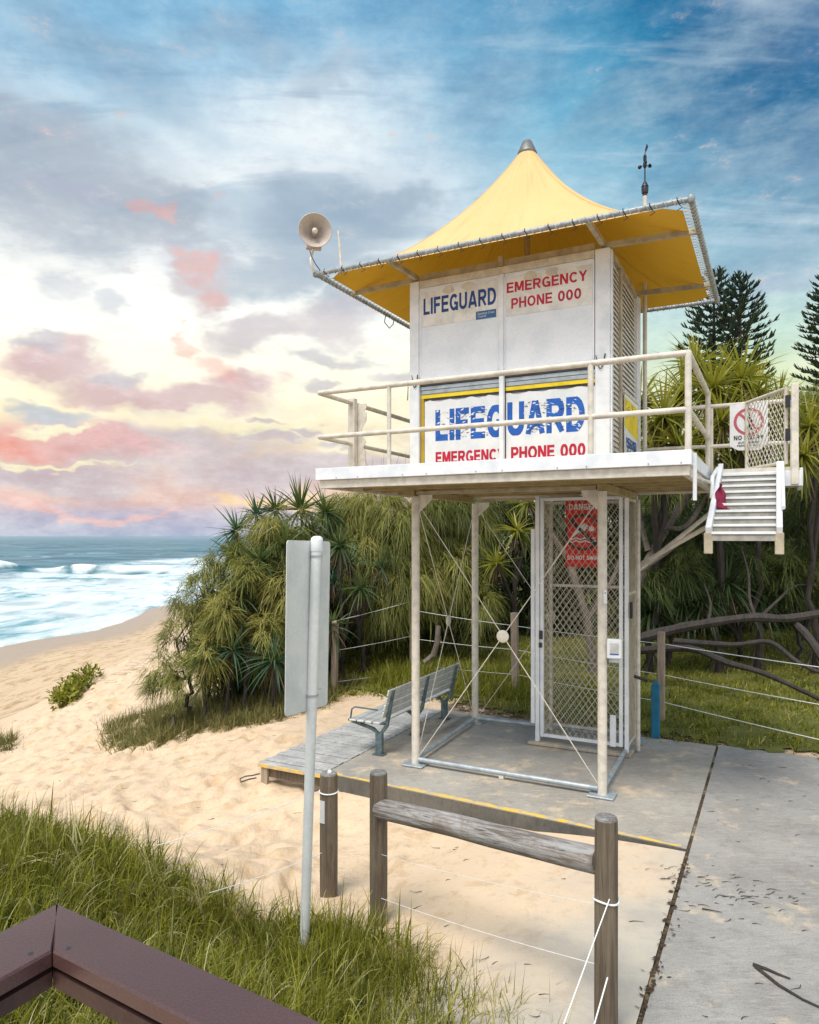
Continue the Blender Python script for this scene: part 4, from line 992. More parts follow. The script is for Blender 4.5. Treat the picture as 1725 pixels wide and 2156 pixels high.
# under the slabs keep low; hollows of footprints and wind ripples on the open sand
ta = (XY - np.array(O)) @ np.array(A2); tb = (XY - np.array(O)) @ np.array(B2)
def smooth(x, a, b): t_ = np.clip((x - a) / (b - a), 0, 1); return t_ * t_ * (3 - 2 * t_)
onslab = (ta > -.85) & (tb > -.85) & (tb < 2.6)
Zt = np.where(onslab, np.minimum(Zt, -.12), Zt)
onslab2 = (ta > 3.45) & (tb < 2.75) & (tb > -14) & (ta < 12)
Zt = np.where(onslab2, np.minimum(Zt, -.10), Zt)
deckz = (ta > -1.95) & (ta < -.85) & (tb > -.9) & (tb < 2.95)
Zt = np.where(deckz, np.minimum(Zt, -.09 - .22 * smooth(-tb, -.9, .8)), Zt)
rg = np.random.default_rng(5)
foot = np.zeros(len(XY)); nf = 3000
sandreg = (XY[:, 0] > -10) & (XY[:, 0] < .6) & (XY[:, 1] > 4.5) & (XY[:, 1] < 21)
si = np.where(sandreg)[0]; sx_ = XY[si]
fx = rg.uniform(-10, .2, nf); fy = rg.uniform(5.4, 20, nf)
dens = smooth(-(fx + .30 * (fy - 8)), .2, 2.2)            # smoother sand close to the path
for k in range(nf):
    if rg.random() > .06 + .94 * dens[k]: continue
    dx = sx_[:, 0] - fx[k]; dy = sx_[:, 1] - fy[k]
    m_ = (np.abs(dx) < .4) & (np.abs(dy) < .4)
    th = rg.uniform(0, PI); c, s = math.cos(th), math.sin(th)
    u = (dx[m_] * c + dy[m_] * s) / rg.uniform(.11, .19); v = (-dx[m_] * s + dy[m_] * c) / rg.uniform(.07, .12)
    r2 = u * u + v * v; dep = rg.uniform(.018, .05)
    foot[si[m_]] += -dep * np.exp(-r2 ** 1.6) + dep * .45 * np.exp(-(np.sqrt(r2) - 1.7) ** 2 * 3)
Zt = Zt + foot * (~onslab)
V = np.c_[XY, Zt]; nx, ny = len(gx), len(gy)
ii = np.arange(nx - 1)[None, :] + (np.arange(ny - 1) * nx)[:, None]; ii = ii.ravel()
Q = np.c_[ii, ii + 1, ii + 1 + nx, ii + nx]
g_ = npmesh('sand_beach', V, Q, M['sand'], smooth=True); tag(g_, kind='structure')
# green ground behind the fence
def patch(name, poly, step, lift, mat, jag=.0, kind='structure'):
    """a sheet following the ground inside a polygon of world points"""
    poly = np.array(poly); mn, mx = poly.min(0), poly.max(0)
    xs = np.arange(mn[0], mx[0] + step, step); ys = np.arange(mn[1], mx[1] + step, step)
    X, Y = np.meshgrid(xs, ys); P = np.c_[X.ravel(), Y.ravel()]
    z = height(P) + lift; n = len(xs)
    idx = (np.arange(len(xs) - 1)[None] + (np.arange(len(ys) - 1) * n)[:, None]).ravel(); cen = P[idx] + step / 2
    cen = cen + RNG.normal(0, 1, cen.shape) * jag
    ins = inpoly(cen, poly)
    Qp = np.c_[idx, idx + 1, idx + 1 + n, idx + n][ins]
    o = npmesh(name, np.c_[P, z], Qp, mat, smooth=True); tag(o, kind=kind); return o
def inpoly(P, poly):
    x, y = P[:, 0], P[:, 1]; r = np.zeros(len(P), bool); n = len(poly)
    for i in range(n):
        x0, y0 = poly[i]; x1, y1 = poly[(i + 1) % n]
        c = ((y0 > y) != (y1 > y)) & (x < (x1 - x0) * (y - y0) / (y1 - y0 + 1e-12) + x0); r ^= c
    return r
tt = lambda a, b: (T(a, b).x, T(a, b).y)
BACK = [tt(-1.0, 3.6), tt(.4, 3.15), tt(2.2, 3.0), tt(3.5, 2.82), tt(9, 2.70), (40, 8), (60, 60), (0, 60), (-7, 48), (-6, 30), (-4.6, 22), (-3.6, 17), (-2.6, 14.5)]
patch('green_ground', BACK, .13, .035, M['soil'], .12)
# ------------------------------------------------ concrete slab with its yellow edge
q = MB()
sl = [T(-.87, -.81), T(3.44, -1.07), T(3.44, 2.72), T(1.0, 2.78), T(-.87, 2.95)]
q.prism([p - Z3 * .30 for p in sl], Z3 * .298)
so1 = q.build('concrete_slab', M['slab']); tag(so1, kind='structure')
q = MB(); e0, e1 = T(-.87, -.81), T(3.44, -1.07); dd = (e1 - e0).normalized(); nn2 = Vector((-dd.y, dd.x, 0))
q.prism([e0 - nn2 * .006 - Z3 * .31, e1 - nn2 * .006 - Z3 * .31, e1 - nn2 * .006 - Z3 * .006, e0 - nn2 * .006 - Z3 * .006], nn2 * .004)
o = q.build('slab_edge', M['edge']); tag(o, kind='structure')
q = MB(); N_ = 120; rr = random.Random(3); pv = []
for i in range(N_ + 1):
    p = e0.lerp(e1 - dd * .05, i / N_); w_ = .055 + .05 * (mnoise.noise(Vector((i * .16, 0, 0))) ) + .02 * mnoise.noise(Vector((i * .8, 3, 0)))
    w_ = max(.02, w_ + .03 * (i / N_ > .25) * (i / N_ < .75)); pv += [p + Z3 * .003 - nn2 * .002, p + nn2 * w_ + Z3 * .003]
q.add(pv, [(2 * i, 2 * i + 2, 2 * i + 3, 2 * i + 1) for i in range(N_)]); o = q.build('yellow_edge_line', M['yline']); tag(o, kind='structure')
# second slab on the right and the joint between them
q = MB(); s2 = [T(3.475, -14), T(12, -14), T(12, 2.55), T(3.475, 2.78)]
q.prism([p - Z3 * .30 for p in s2], Z3 * .299); o = q.build('concrete_path', M['slab2']); tag(o, kind='structure')
q = MB(); q.box(3.441, 3.474, -14, 2.74, -.2, -.022); o = q.build('joint_fill', M['joint']); tag(o, kind='structure')
# debris swelling out of the joint
q = MB(); rr = random.Random(9)
for i in range(120):
    b = rr.uniform(-3.7, -1.2); w_ = (.02 if b > -1.5 else .055) * (1 + .4 * math.sin(b * 7)); a = 3.462 + rr.gauss(0, .5) * w_
    s_ = rr.uniform(.008, .03); c = T(a, b, .006 + rr.uniform(0, .008)); th = rr.uniform(0, PI)
    d = Vector((math.cos(th), math.sin(th), 0)); e = Vector((-d.y, d.x, .3)) * rr.uniform(.2, .6)
    q.add([c - d * s_, c + e * s_, c + d * s_, c - e * s_], [(0, 1, 2, 3)])
o = q.build('joint_litter', M['deadleaf']); tag(o, kind='stuff')
# sandy ramp of concrete sloping down to the beach
na_, nb_2 = 40, 50; av = np.linspace(.9, 3.44, na_); bv = np.linspace(-5.2, -1.13, nb_2); Vp = []
for b in bv:
    for a in av:
        p = T(a, b + (.0 if b < -1.2 else -.0) , 0)
        tq = smooth(np.array([(a - .9) / 2.54]), 0, 1)[0]; zz = hz(p.x, p.y)
        Vp.append((p.x, p.y, (zz + .012) * (1 - tq) + tq * (-.006)))
Vp = np.array(Vp); ii = (np.arange(na_ - 1)[None] + (np.arange(nb_2 - 1) * na_)[:, None]).ravel()
o = npmesh('ramp_path', Vp, np.c_[ii, ii + 1, ii + 1 + na_, ii + na_], M['ramp'], smooth=True); tag(o, kind='structure')
# ------------------------------------------------ sea with a breaking wave
ry = list(np.geomspace(30, 118, 60)) + list(np.arange(119, 200, .9)) + list(np.geomspace(201, 9000, 120)); ry = np.array(ry)
rx = np.concatenate([np.linspace(-1, -.62, 20)[:-1], np.linspace(-.62, .02, 260), np.linspace(.02, 1, 12)[1:]])
RX, RY = np.meshgrid(rx, ry); SX = RX * (RY + 30); SY = RY
rgn = np.random.default_rng(2)
sz = np.full(SX.shape, -5.0)
for k in range(26):
    L_ = rgn.uniform(7, 45); th = rgn.normal(1.35, .35); ph = rgn.uniform(0, 6.28); amp = L_ * .0045
    sz += amp * np.sin((SX * math.cos(th) + SY * math.sin(th)) * 2 * PI / L_ + ph) * smooth(SY, 60, 130) * (1 - smooth(SY, 600, 1500))
foam = np.zeros(SX.shape); dark = np.zeros(SX.shape)
def breaker(yc, x0, x1, h, curl=1.0):
    dk = .9 if h > .7 else .42
    global sz, foam, dark
    yc_ = yc + 1.5 * np.sin(SX * .09) + 1.2 * np.sin(SX * .31 + 1)
    env = smooth(SX, x0 - 4, x0 + 5) * (1 - smooth(SX, x1 - 14, x1 + 3)) * (.75 + .25 * np.sin(SX * .33))
    d = SY - yc_
    ridge = np.where(d < 0, np.exp(-(d / 1.6) ** 2), np.exp(-(d / 5.0) ** 2)); sz += h * env * ridge
    lip = .5 + .5 * np.sin(SX * .52 + 2.2 * np.sin(SX * .17)); lipn = np.clip(lip * 1.5, 0, 1) * curl
    top = smooth(d, -2.6 + 1.9 * (1 - lipn) * 1.0, -1.0 + 1.2 * (1 - lipn)) * (1 - smooth(d, 3, 8)); foam = np.maximum(foam, top * smooth(env, .15, .4) * smooth(lipn, .12, .35))
    dark = np.maximum(dark, (1 - smooth(np.abs(d + 2.2 * min(1, h)), 1.8 * min(1, h + .2), 4.5 * min(1, h + .25))) * smooth(env, .1, .35) * dk * (.55 + .45 * np.sin(SX * .9 + 1.7 * np.sin(SX * .37 + yc))))
breaker(158, -116, -50, 2.4)
breaker(120, -62, -24, .45, 0.1); breaker(98, -60, -30, .35, 0.0); breaker(84, -70, -32, .3, 0.0); breaker(72, -44, -30, .25, 0.0); breaker(136, -90, -60, .4, 0.1); breaker(190, -80, -40, .5, .3)
breaker(262, -190, -120, .8, .5); breaker(300, -150, -95, .8, .2); breaker(420, -120, -80, .9, .3)
dark = np.maximum(dark, 0)
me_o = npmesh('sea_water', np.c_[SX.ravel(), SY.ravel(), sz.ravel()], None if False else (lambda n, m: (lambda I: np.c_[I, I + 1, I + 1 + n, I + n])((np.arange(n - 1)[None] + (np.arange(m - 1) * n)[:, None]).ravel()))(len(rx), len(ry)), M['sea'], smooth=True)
at = me_o.data.attributes.new('foam', 'FLOAT_VECTOR', 'POINT')
at.data.foreach_set('vector', np.c_[foam.ravel(), dark.ravel(), np.zeros(foam.size)].astype(np.float32).ravel()); tag(me_o, kind='structure')
# ================================================================ furniture of the place
# wooden platform beside the slab
wp = thing('wooden_platform', T(-1.4, 1.0, 0), 'low bleached plank platform with a yellow front edge, half buried in sand', 'platform')
rr = random.Random(4); n = 27; w_ = 3.75 / n
for i in range(n):
    b0 = -.86 + i * w_
    q = MB(); q.box(-1.92 + rr.uniform(-.012, .012), -.905 + rr.uniform(-.006, .006), b0 + .015, b0 + w_ - .015, -.042 + rr.uniform(-.003, .002), -.005 + rr.uniform(-.006, .004), .004)
    q.build('plank', M['plank'], wp)
q = MB(); q.box(-1.90, -.90, -.88, -.864, -.050, -.006, .002); q.build('yellow_edge', M['yline'], wp)
q = MB(); q.box(-1.88, -.92, -.80, -.75, -.19, -.046); q.build('beam', M['logpost'], wp)
q = MB(); q.box(-1.88, -1.83, -.74, 2.8, -.17, -.046); q.build('beam', M['logpost'], wp)
q = MB(); q.box(-1.86, -1.76, -.858, -.804, -.40, -.052, .006); q.build('post', M['fencepost'], wp)
q = MB(); q.tube([T(-1.9, -.83, -.16), T(-2.0, -.86, -.19), T(-2.08, -.9, -.2), T(-2.16, -.92, -.24), T(-2.10, -.97, -.26), T(-2.0, -.93, -.22), T(-1.93, -.86, -.21)], .009, 6)
o = q.build('old_rope', M['dark']); tag(o, 'dark frayed rope looped in the sand at the corner of the plank platform', 'rope')
# bench
bn = thing('park_bench', T(-.7, 1.2, 0), 'slatted metal bench with blue-green legs beside the left legs of the tower, facing the sea', 'bench')
for b in (.16, 1.25, 2.32):
    q = MB(); 
    q.box(-.685, -.585, b - .035, b + .035, .012, .30, .006); q.box(-.72, -.55, b - .06, b + .06, .003, .014)
    lg = q.build('leg', M['benchleg'], bn)
    q = MB(); e = lambda pts: q.prism([T(a, b - .022, z) for a, z in pts], B3 * .044)
    e([(-.68, .29), (-.64, .29), (-.72, .36), (-1.06, .43), (-1.08, .40), (-.76, .33)]); e([(-.63, .29), (-.585, .29), (-.50, .40), (-.40, .90), (-.435, .90), (-.54, .43)])
    e([(-1.06, .412), (-1.05, .435), (-.56, .445), (-.56, .415)])
    q.build('cast_bracket', M['benchleg'], lg)
for i in range(4):
    a = -1.06 + i * .125
    q = MB(); q.box(a, a + .108, .05, 2.48, .44 + .0 * i, .468, .008); q.build('seat_slat', M['slat'], bn)
for i in range(4):
    z = .53 + i * .102; a = -.535 + (z - .5) * .27
    q = MB(); c = T(a, 1.265, z + .04); q.obox(c, B3 * 1.215, (Z3 * .97 + A3 * .25).normalized() * .043, (A3 * .97 - Z3 * .25).normalized() * .013, .006); q.build('back_slat', M['slat'], bn)
q = MB(); q.tube([T(-1.05, .08, .47), T(-1.03, .08, .60), T(-.98, .08, .635), T(-.62, .08, .63)], .012, 8); q.tube([T(-1.05, .08, .47), T(-1.09, .10, .44)], .016, 8); q.build('arm_rest', M['benchleg'], bn, True)
# blue bollard
bp_ = GR(1380, 1553)
bo = thing('bollard', bp_, 'dark teal blue square timber bollard behind the tower, in front of the wire fence', 'bollard')
q = MB(); ux = Vector((.9, -.43, 0)); uy = Vector((.43, .9, 0)); q.obox(bp_ + Z3 * .38, ux * .058, uy * .058, Z3 * .40, .008); q.build('post', M['bollard'], bo)
q = MB(); h = .058; t0 = bp_ + Z3 * .782; q.add([t0 - ux * h - uy * h, t0 + ux * h - uy * h, t0 + ux * h + uy * h, t0 - ux * h + uy * h] + [t0 + Z3 * .06 + ux * s1 * .028 + uy * s2 * .028 for s1, s2 in ((-1, -1), (1, -1), (1, 1), (-1, 1))], [(0, 1, 5, 4), (1, 2, 6, 5), (2, 3, 7, 6), (3, 0, 4, 7), (4, 5, 6, 7)]); q.build('chamfered_top', M['bollard'], bo)
# ------------------------------------------------ wire fence behind
wf = thing('wire_fence', GR(1392, 1525), 'post and three-wire fence running behind the tower and turning towards the bench', 'fence')
def squarepost(px, ytop, ybase, wpx, parent, lean=0.0, z=0.0, rot=.45):
    p = GR(px, ybase, z); s_ = wpx / F * p.y / 2; h = (ybase - ytop) / F * p.y
    q = MB(); ux = Vector((math.cos(rot), -math.sin(rot), 0)); uy = Vector((math.sin(rot), math.cos(rot), 0))
    q.bar(p - Z3 * .3, p + Z3 * h + ux * lean, s_ * 1.5, s_ * 1.5, uy, .01)
    o = q.build('post', M['fencepost'], parent); return p, h
P1, h1 = squarepost(1392, 1330, 1525, 20, wf, .0); P2, h2 = squarepost(1086, 1290, 1466, 18, wf, -.03); P3, h3 = squarepost(866, 1266, 1420, 9, wf)
P4, h4 = squarepost(703, 1308, 1452, 16, wf, .03, .0); P5, h5 = squarepost(2000, 1400, 1660, 24, wf)
def wire(p, q_, sag=.015, r=.0055, nm='wire', parent=wf):
    m_ = MB(); pts = []
    for i in range(9):
        t = i / 8; v = Vector(p).lerp(Vector(q_), t); v.z -= sag * 4 * t * (1 - t); pts.append(v)
    m_.tube(pts, r, 5); return m_.build(nm, M['rope'], parent, True)
def on(px, py, P): return AT(px, py, P.y)
for ya, yb, yc, yd, ye in ((1268, 1290, 1322, 1355, 1440), (1332, 1350, 1372, 1420, 1530), (1390, 1405, 1424, 1477, 1618)):
    wire(on(1392, yd, P1), on(2000, ye, P5), .02, .007); wire(on(1086, yc - 4, P2), on(1392, yd, P1)); wire(on(866, yb - 6, P3), on(1086, yc - 4, P2))
for y0, y1 in ((1308, 1266), (1370, 1339), (1436, 1412)): wire(on(703, y0, P4), on(866, y1, P3))
q = MB(); q.tube([AT(893, 1395, 14), AT(912, 1380, 14), AT(920, 1355, 14), AT(923, 1318, 14)], [.05, .06, .055, .05], 8); o = q.build('leaning_stump', M['palebark']); tag(o, 'short curved grey stump standing between the bench and the wire fence', 'stump')
# ------------------------------------------------ log barrier in front
lb = thing('log_barrier', Vector((.5, 5.2, -.3)), 'two round timber posts joined by a silver weathered log rail in the foreground', 'barrier')
def logpost(px, ytop, Y, dpx, parent, zb=-.6, lean=(0, 0)):
    r = dpx / F * Y / 2; top = AT(px, ytop + 8, Y); b = Vector((top.x + lean[0], top.y, zb)); ht = top.z - zb
    q = MB(); prof = []; nz = 26; k0 = len(q.v)
    n = 28
    for i in range(nz + 1):
        z = zb + ht * i / nz; c = b.lerp(top, i / nz)
        for j in range(n):
            th = 2 * PI * j / n
            rr_ = r * (1 + .035 * mnoise.noise(Vector((math.cos(th) * 1.2 + px, math.sin(th) * 1.2, z * 1.2))) + .022 * mnoise.noise(Vector((math.cos(th) * 6 + px, math.sin(th) * 6, z * .8))))
            if i == nz: rr_ *= .97
            q.v.append(Vector((c.x + rr_ * math.cos(th), c.y + rr_ * math.sin(th), z)))
    for i in range(nz):
        for j in range(n): q.f.append([i * n + j, i * n + (j + 1) % n, (i + 1) * n + (j + 1) % n, (i + 1) * n + j]); q.mi.append(0)
    o = q.build('post', M['logpost'], parent, True)
    q = MB(); q.lathe(top, Z3, [(r * .955, -.004), (r * .90, .012), (r * .80, .017), (r * .4, .018), (.001, .016)], n, False)
    q.build('post_top', M['logend'], o, True); return top, r, o
Pa, ra, oa_ = logpost(797, 1620, 5.95, 37.5, lb); Pb, rb, ob_ = logpost(1276, 1716, 4.30, 49, lb, -.8)
# rail log
pA = AT(800, 1703, 5.93); pB = AT(1262, 1811, 4.36); d = (pB - pA).normalized(); q = MB(); nz, n = 46, 24; u = d.cross(Z3).normalized(); v_ = u.cross(d)
for i in range(nz + 1):
    t = i / nz; c = pA.lerp(pB, t) + v_ * .006 * math.sin(t * 5)
    for j in range(n):
        th = 2 * PI * j / n; r = .082 * (1 + .05 * mnoise.noise(Vector((math.cos(th) * 1.5, math.sin(th) * 1.5, t * 5))) + .02 * mnoise.noise(Vector((math.cos(th) * 7, math.sin(th) * 7, t * 3))))
        crack = .010 * math.exp(-((th - 2.0 + .25 * math.sin(t * 6)) / .07) ** 2) * (0.2 < t) + .007 * math.exp(-((th - 1.2 + .2 * math.sin(t * 9)) / .06) ** 2)
        knot = .010 * math.exp(-(((t - .34) / .02) ** 2 + ((th - 2.9) / .3) ** 2)) + .012 * math.exp(-(((t - .74) / .018) ** 2 + ((th - 3.2) / .25) ** 2))
        r = r - crack + knot; q.v.append(c + (u * math.cos(th) + v_ * math.sin(th)) * r)
for i in range(nz):
    for j in range(n): q.f.append([i * n + j, i * n + (j + 1) % n, (i + 1) * n + (j + 1) % n, (i + 1) * n + j]); q.mi.append(0)
q.f.append(list(range(n))[::-1]); q.mi.append(0); q.f.append([nz * n + j for j in range(n)]); q.mi.append(0)
q.build('rail_log', M['lograil'], lb, True)
gp_ = thing('timber_post', Vector((AT(692, 1880, 6.5).x, 6.5, -.3)), 'single weathered round post left of the log barrier with a white wire round its top', 'post')
Pc, rc, oc_ = logpost(692, 1622, 6.5, 37.5, gp_)
q = MB(); nn3 = 20; q.tube([Pc - Z3 * .15 + Vector((math.cos(2 * PI * i / nn3), math.sin(2 * PI * i / nn3), .08 * math.sin(2 * PI * i / nn3))) * (rc + .004) for i in range(nn3 + 1)], .006, 6); q.build('wire_loop', M['rope'], gp_)
q = MB(); q.lathe(Pc + Z3 * .012 + Vector((.01, -.01, 0)), Z3, [(.02, 0), (.02, .02), (.012, .03), (.001, .031)], 10, False); q.build('white_cap', M['rope'], gp_)
q = MB(); t1 = Pc - Z3 * .32; q.obox(t1 + Vector((-rc * .62, -rc * .80, 0)), Vector((.022, -.013, 0)), Vector((.0015, .003, 0)), Z3 * .10); q.build('pale_tag', M['palegrey'], gp_)
# thin white wires
def fw(p, q_, r=.0035, parent=None, sag=.0): return wire(p, q_, sag, r, 'wire', parent)
fw(Pc - Z3 * .15 - Vector((rc, 0, 0)), AT(330, 1780, 5.6), .0030, gp_, .02); fw(AT(690, 1790, 6.5), AT(440, 1880, 5.6), .0028, gp_, .02)
fw(AT(799, 1798, 5.9), AT(1262, 1905, 4.30), .0018, lb, .02); fw(AT(799, 1890, 5.9), AT(1262, 2032, 4.30), .0024, lb, .02)
q = MB(); c = AT(1276, 1892, 4.30); q.tube([c + Vector((math.cos(2 * PI * i / nn3), math.sin(2 * PI * i / nn3), .1 * math.sin(4 * PI * i / nn3))) * (rb + .005) for i in range(nn3 + 1)], .006, 6); q.build('wire_knot', M['rope'], lb)
fw(AT(1283, 1893, 4.22), AT(1176, 2185, 3.75), .0038, lb); fw(AT(1279, 2058, 4.21), AT(1243, 2185, 4.0), .0048, lb)
# ------------------------------------------------ tall sign seen from behind
sg = thing('beach_sign', Vector((-.81, 5.5, -.3)), 'tall pale sign seen from behind on a slightly leaning grey pole', 'sign')
pt = AT(667, 1136, 5.45); pb = AT(639, 2045, 5.5)
q = MB(); pm_ = pb.lerp(pt, .34); q.tube([pb - Z3 * .4, pb, pm_, pt], [.037, .037, .038, .043], 24); q.build('pole', M['palegrey'], sg, True)
q = MB(); dz = (pt - pb).normalized(); q.lathe(pt - dz * .09, dz, [(.045, 0), (.047, .005), (.047, .088), (.042, .104), (.025, .116), (.001, .118)], 24, False); q.build('pole_cap', M['signwhite'], sg, True)
q = MB(); L0 = AT(605, 1137, 5.15); R0 = AT(696, 1140, 5.72); L1 = AT(601, 1510, 5.18); R1 = AT(690, 1484, 5.75)
# rounded plate with folded stiffening rib behind the pole
def lerp4(u, v):
    a = L0.lerp(R0, u); b = L1.lerp(R1, u); return a.lerp(b, v)
nv = (R0 - L0).cross(L1 - L0).normalized(); 
if nv.y < 0: nv = -nv
out = []; cr, ch = .05, .022
for (u, v, t0) in ((cr, ch, PI), (1 - cr, ch, 1.5 * PI), (1 - cr, 1 - ch, 0), (cr, 1 - ch, .5 * PI)):
    for k in range(6):
        t = t0 + k / 5 * PI / 2; out.append(lerp4(u + math.cos(t) * cr, v + math.sin(t) * ch) + nv * .003)
q.prism(out, nv * .006); pl = q.build('sign_plate', M['palegrey'], sg)
for v in (.10, .9):
    q = MB(); q.bar(lerp4(.52, v) - nv * .012, lerp4(.80, v) - nv * .012, .02, .03, Z3); q.build('sign_bracket', M['palegrey'], pl)
for v in (.10, .9):
    c = pb.lerp(pt, 1 - v * .40); q = MB(); q.lathe(c, dz, [(.047, 0), (.047, .014)], 20); q.build('pole_clamp', M['grey'], sg)
# ------------------------------------------------ brown handrail of the lookout at the lower left
hr = thing('brown_handrail', Vector((-.7, 1.4, 0)), 'brown composite handrail with a mitred corner at the lower left of the photograph', 'handrail')
zr = EYE - .75; k = .75 / .6
def hp_(x, y): return GR(x, y, zr)
A_o, A_i = hp_(121, 1901), hp_(110, 2001); R_d = (hp_(690, 2156) - A_o).normalized(); L_d = (hp_(0, 1961) - A_o).normalized()
Ri = A_i + R_d * 3; Ro = A_o + R_d * 3; Li = A_i + L_d * 2.0; Lo = A_o + L_d * 2.0
for nm, o0, o1, i0, i1, dd_ in (('top_board', A_o, Ro, A_i, Ri, R_d), ('top_board', A_o, Lo, A_i, Li, L_d)):
    g_ = dd_ * .0015
    q = MB(); th = .028
    n_in = (i0 - o0) - dd_ * (i0 - o0).dot(dd_); n_in.normalize(); be = .004
    P_ = [o0 + g_, o1, i1, i0 + g_]
    ins = [P_[0] + n_in * be, P_[1] + n_in * be, P_[2] - n_in * be, P_[3] - n_in * be]
    vs = ins + [p - Z3 * be for p in P_] + [p - Z3 * th for p in P_]
    q.add(vs, [(0, 1, 2, 3), (0, 4, 5, 1), (2, 6, 7, 3), (4, 8, 9, 5), (6, 10, 11, 7), (0, 3, 7, 4), (4, 7, 11, 8), (8, 11, 10, 9), (1, 5, 6, 2), (5, 9, 10, 6)])
    tb_ = q.build(nm, M['rail'], hr)
    # edge beam under the board, set back from its inner edge, with a ledge strip
    L_ = (i1 - i0).length
    for f0, f1, za, zb_, nm2 in ((.13, .5, th + .0006, th + .014, 'under_beam'), (.05, .55, th + .0146, th + .043, 'lower_beam')):
        q = MB(); ca_, cb_ = A_i.lerp(A_o, f0), A_i.lerp(A_o, f1)
        q.prism([p - Z3 * zb_ for p in (ca_ + g_, ca_ + dd_ * L_, cb_ + dd_ * L_, cb_ + g_)], Z3 * (zb_ - za)); q.build(nm2, M['raildark'], hr)
    q = MB(); c = i0 + dd_ * .045 + (o0 - i0) * .18 + dd_ * .0; q.lathe(c - Z3 * .001, Z3, [(.0055, 0), (.0050, .0018), (.001, .002)], 10, False); q.build('screw', M['dark'], tb_)
for dd_, dist in ((R_d, 1.9), (L_d, 1.2)):
    c = A_i + dd_ * dist - Z3 * .03; q = MB(); q.obox(Vector((c.x, c.y, c.z / 2 + .3)), Vector((.045, 0, 0)), Vector((0, .045, 0)), Z3 * (c.z / 2 - .33), .005); q.build('post', M['rail'], hr)
# ------------------------------------------------ sticks and driftwood
def stick(pts, r, label, mat='bark', name='stick', cat='stick', group=None):
    q = MB(); n = len(pts); q.tube(pts, [r * (1 - .6 * i / (n - 1)) for i in range(n)], 6)
    o = q.build(name, M[mat], None, origin=pts[0]); tag(o, label, cat, group); return o
g = lambda x, y, dz=.012: GR(x, y, .0) + Z3 * dz
stick([g(1585, 2034), g(1612, 2043), g(1640, 2055), g(1664, 2064)], .012, 'upper dark stick of the pair lying on the right concrete path')
stick([g(1590, 2038), g(1640, 2078), g(1690, 2108), g(1760, 2140)], .012, 'longer dark stick of the pair lying on the right concrete path')
stick([g(1478, 1916), g(1500, 1920), g(1520, 1924)], .006, 'thin twig on the concrete path right of the joint')
q = MB(); c = GR(359, 1530, -.45); q.prism([c + Vector(v) for v in ((-.10, 0, -.12), (.09, 0, -.10), (.08, 0, .05), (.05, 0, .20), (.02, 0, .12), (-.03, 0, .04))], Vector((0, .05, 0))); o = q.build('driftwood', M['palebark'], None, origin=c); tag(o, 'small pointed piece of driftwood in the sand in front of the grassy bush', 'driftwood')
rr = random.Random(21)
def twigs(name, n, spot, ln, mat, lab=None):
    q = MB()
    for _ in range(n):
        c = spot(); th = rr.uniform(-.5, .5) + (PI if rr.random() < .5 else 0); L_ = rr.uniform(*ln); d = Vector((math.cos(th), math.sin(th), 0)); e = Vector((-d.y, d.x, 0))
        pts = [c + d * L_ * t + e * L_ * .25 * math.sin(t * 3) * rr.uniform(.3, 1) + Z3 * .006 for t in (0, .33, .66, 1)]
        q.tube(pts, [.0028, .003, .002, .001], 4)
    o = q.build(name, M[mat]); tag(o, kind='stuff'); return o
def spot_path():
    p = T(rr.uniform(3.55, 6.5), rr.uniform(-4.2, 2.4), .0); return p
twigs('needle_litter', 95, spot_path, (.02, .13), 'bark')
def spot_mid():
    return T(3.75 + rr.gauss(0, .35), -1.75 + rr.gauss(0, .18), .0)
twigs('needle_litter', 60, spot_mid, (.02, .12), 'bark')
def spot_ramp():
    a, b = rr.uniform(1.0, 3.3), rr.uniform(-4.6, -1.5); p = T(a, b, 0)
    tq = smooth(np.array([(a - .9) / 2.54]), 0, 1)[0]; p.z = (hz(p.x, p.y) + .012) * (1 - tq) - .006 * tq; return p
twigs('needle_litter', 26, spot_ramp, (.03, .12), 'bark')
def spot_crest():
    x = rr.gauss(-7.0, .35); y = rr.gauss(18.0, .5) - (x + 7) * .6; return Vector((x, y, hz(x, y) + .02))
twigs('beach_debris', 46, spot_crest, (.12, .45), 'bark')
def spot_open():
    y = rr.uniform(6.5, 15); x = rr.uniform(-.62 * y, -.12 * y); return Vector((x, y, hz(x, y) + .01))
twigs('beach_debris', 60, spot_open, (.03, .14), 'bark')
def spot_sand():
    x = rr.uniform(.4, 1.5); y = rr.uniform(3.6, 4.6); return Vector((x, y, max(hz(x, y), -.22) + .02))
twigs('root_litter', 110, spot_sand, (.06, .22), 'fencepost')
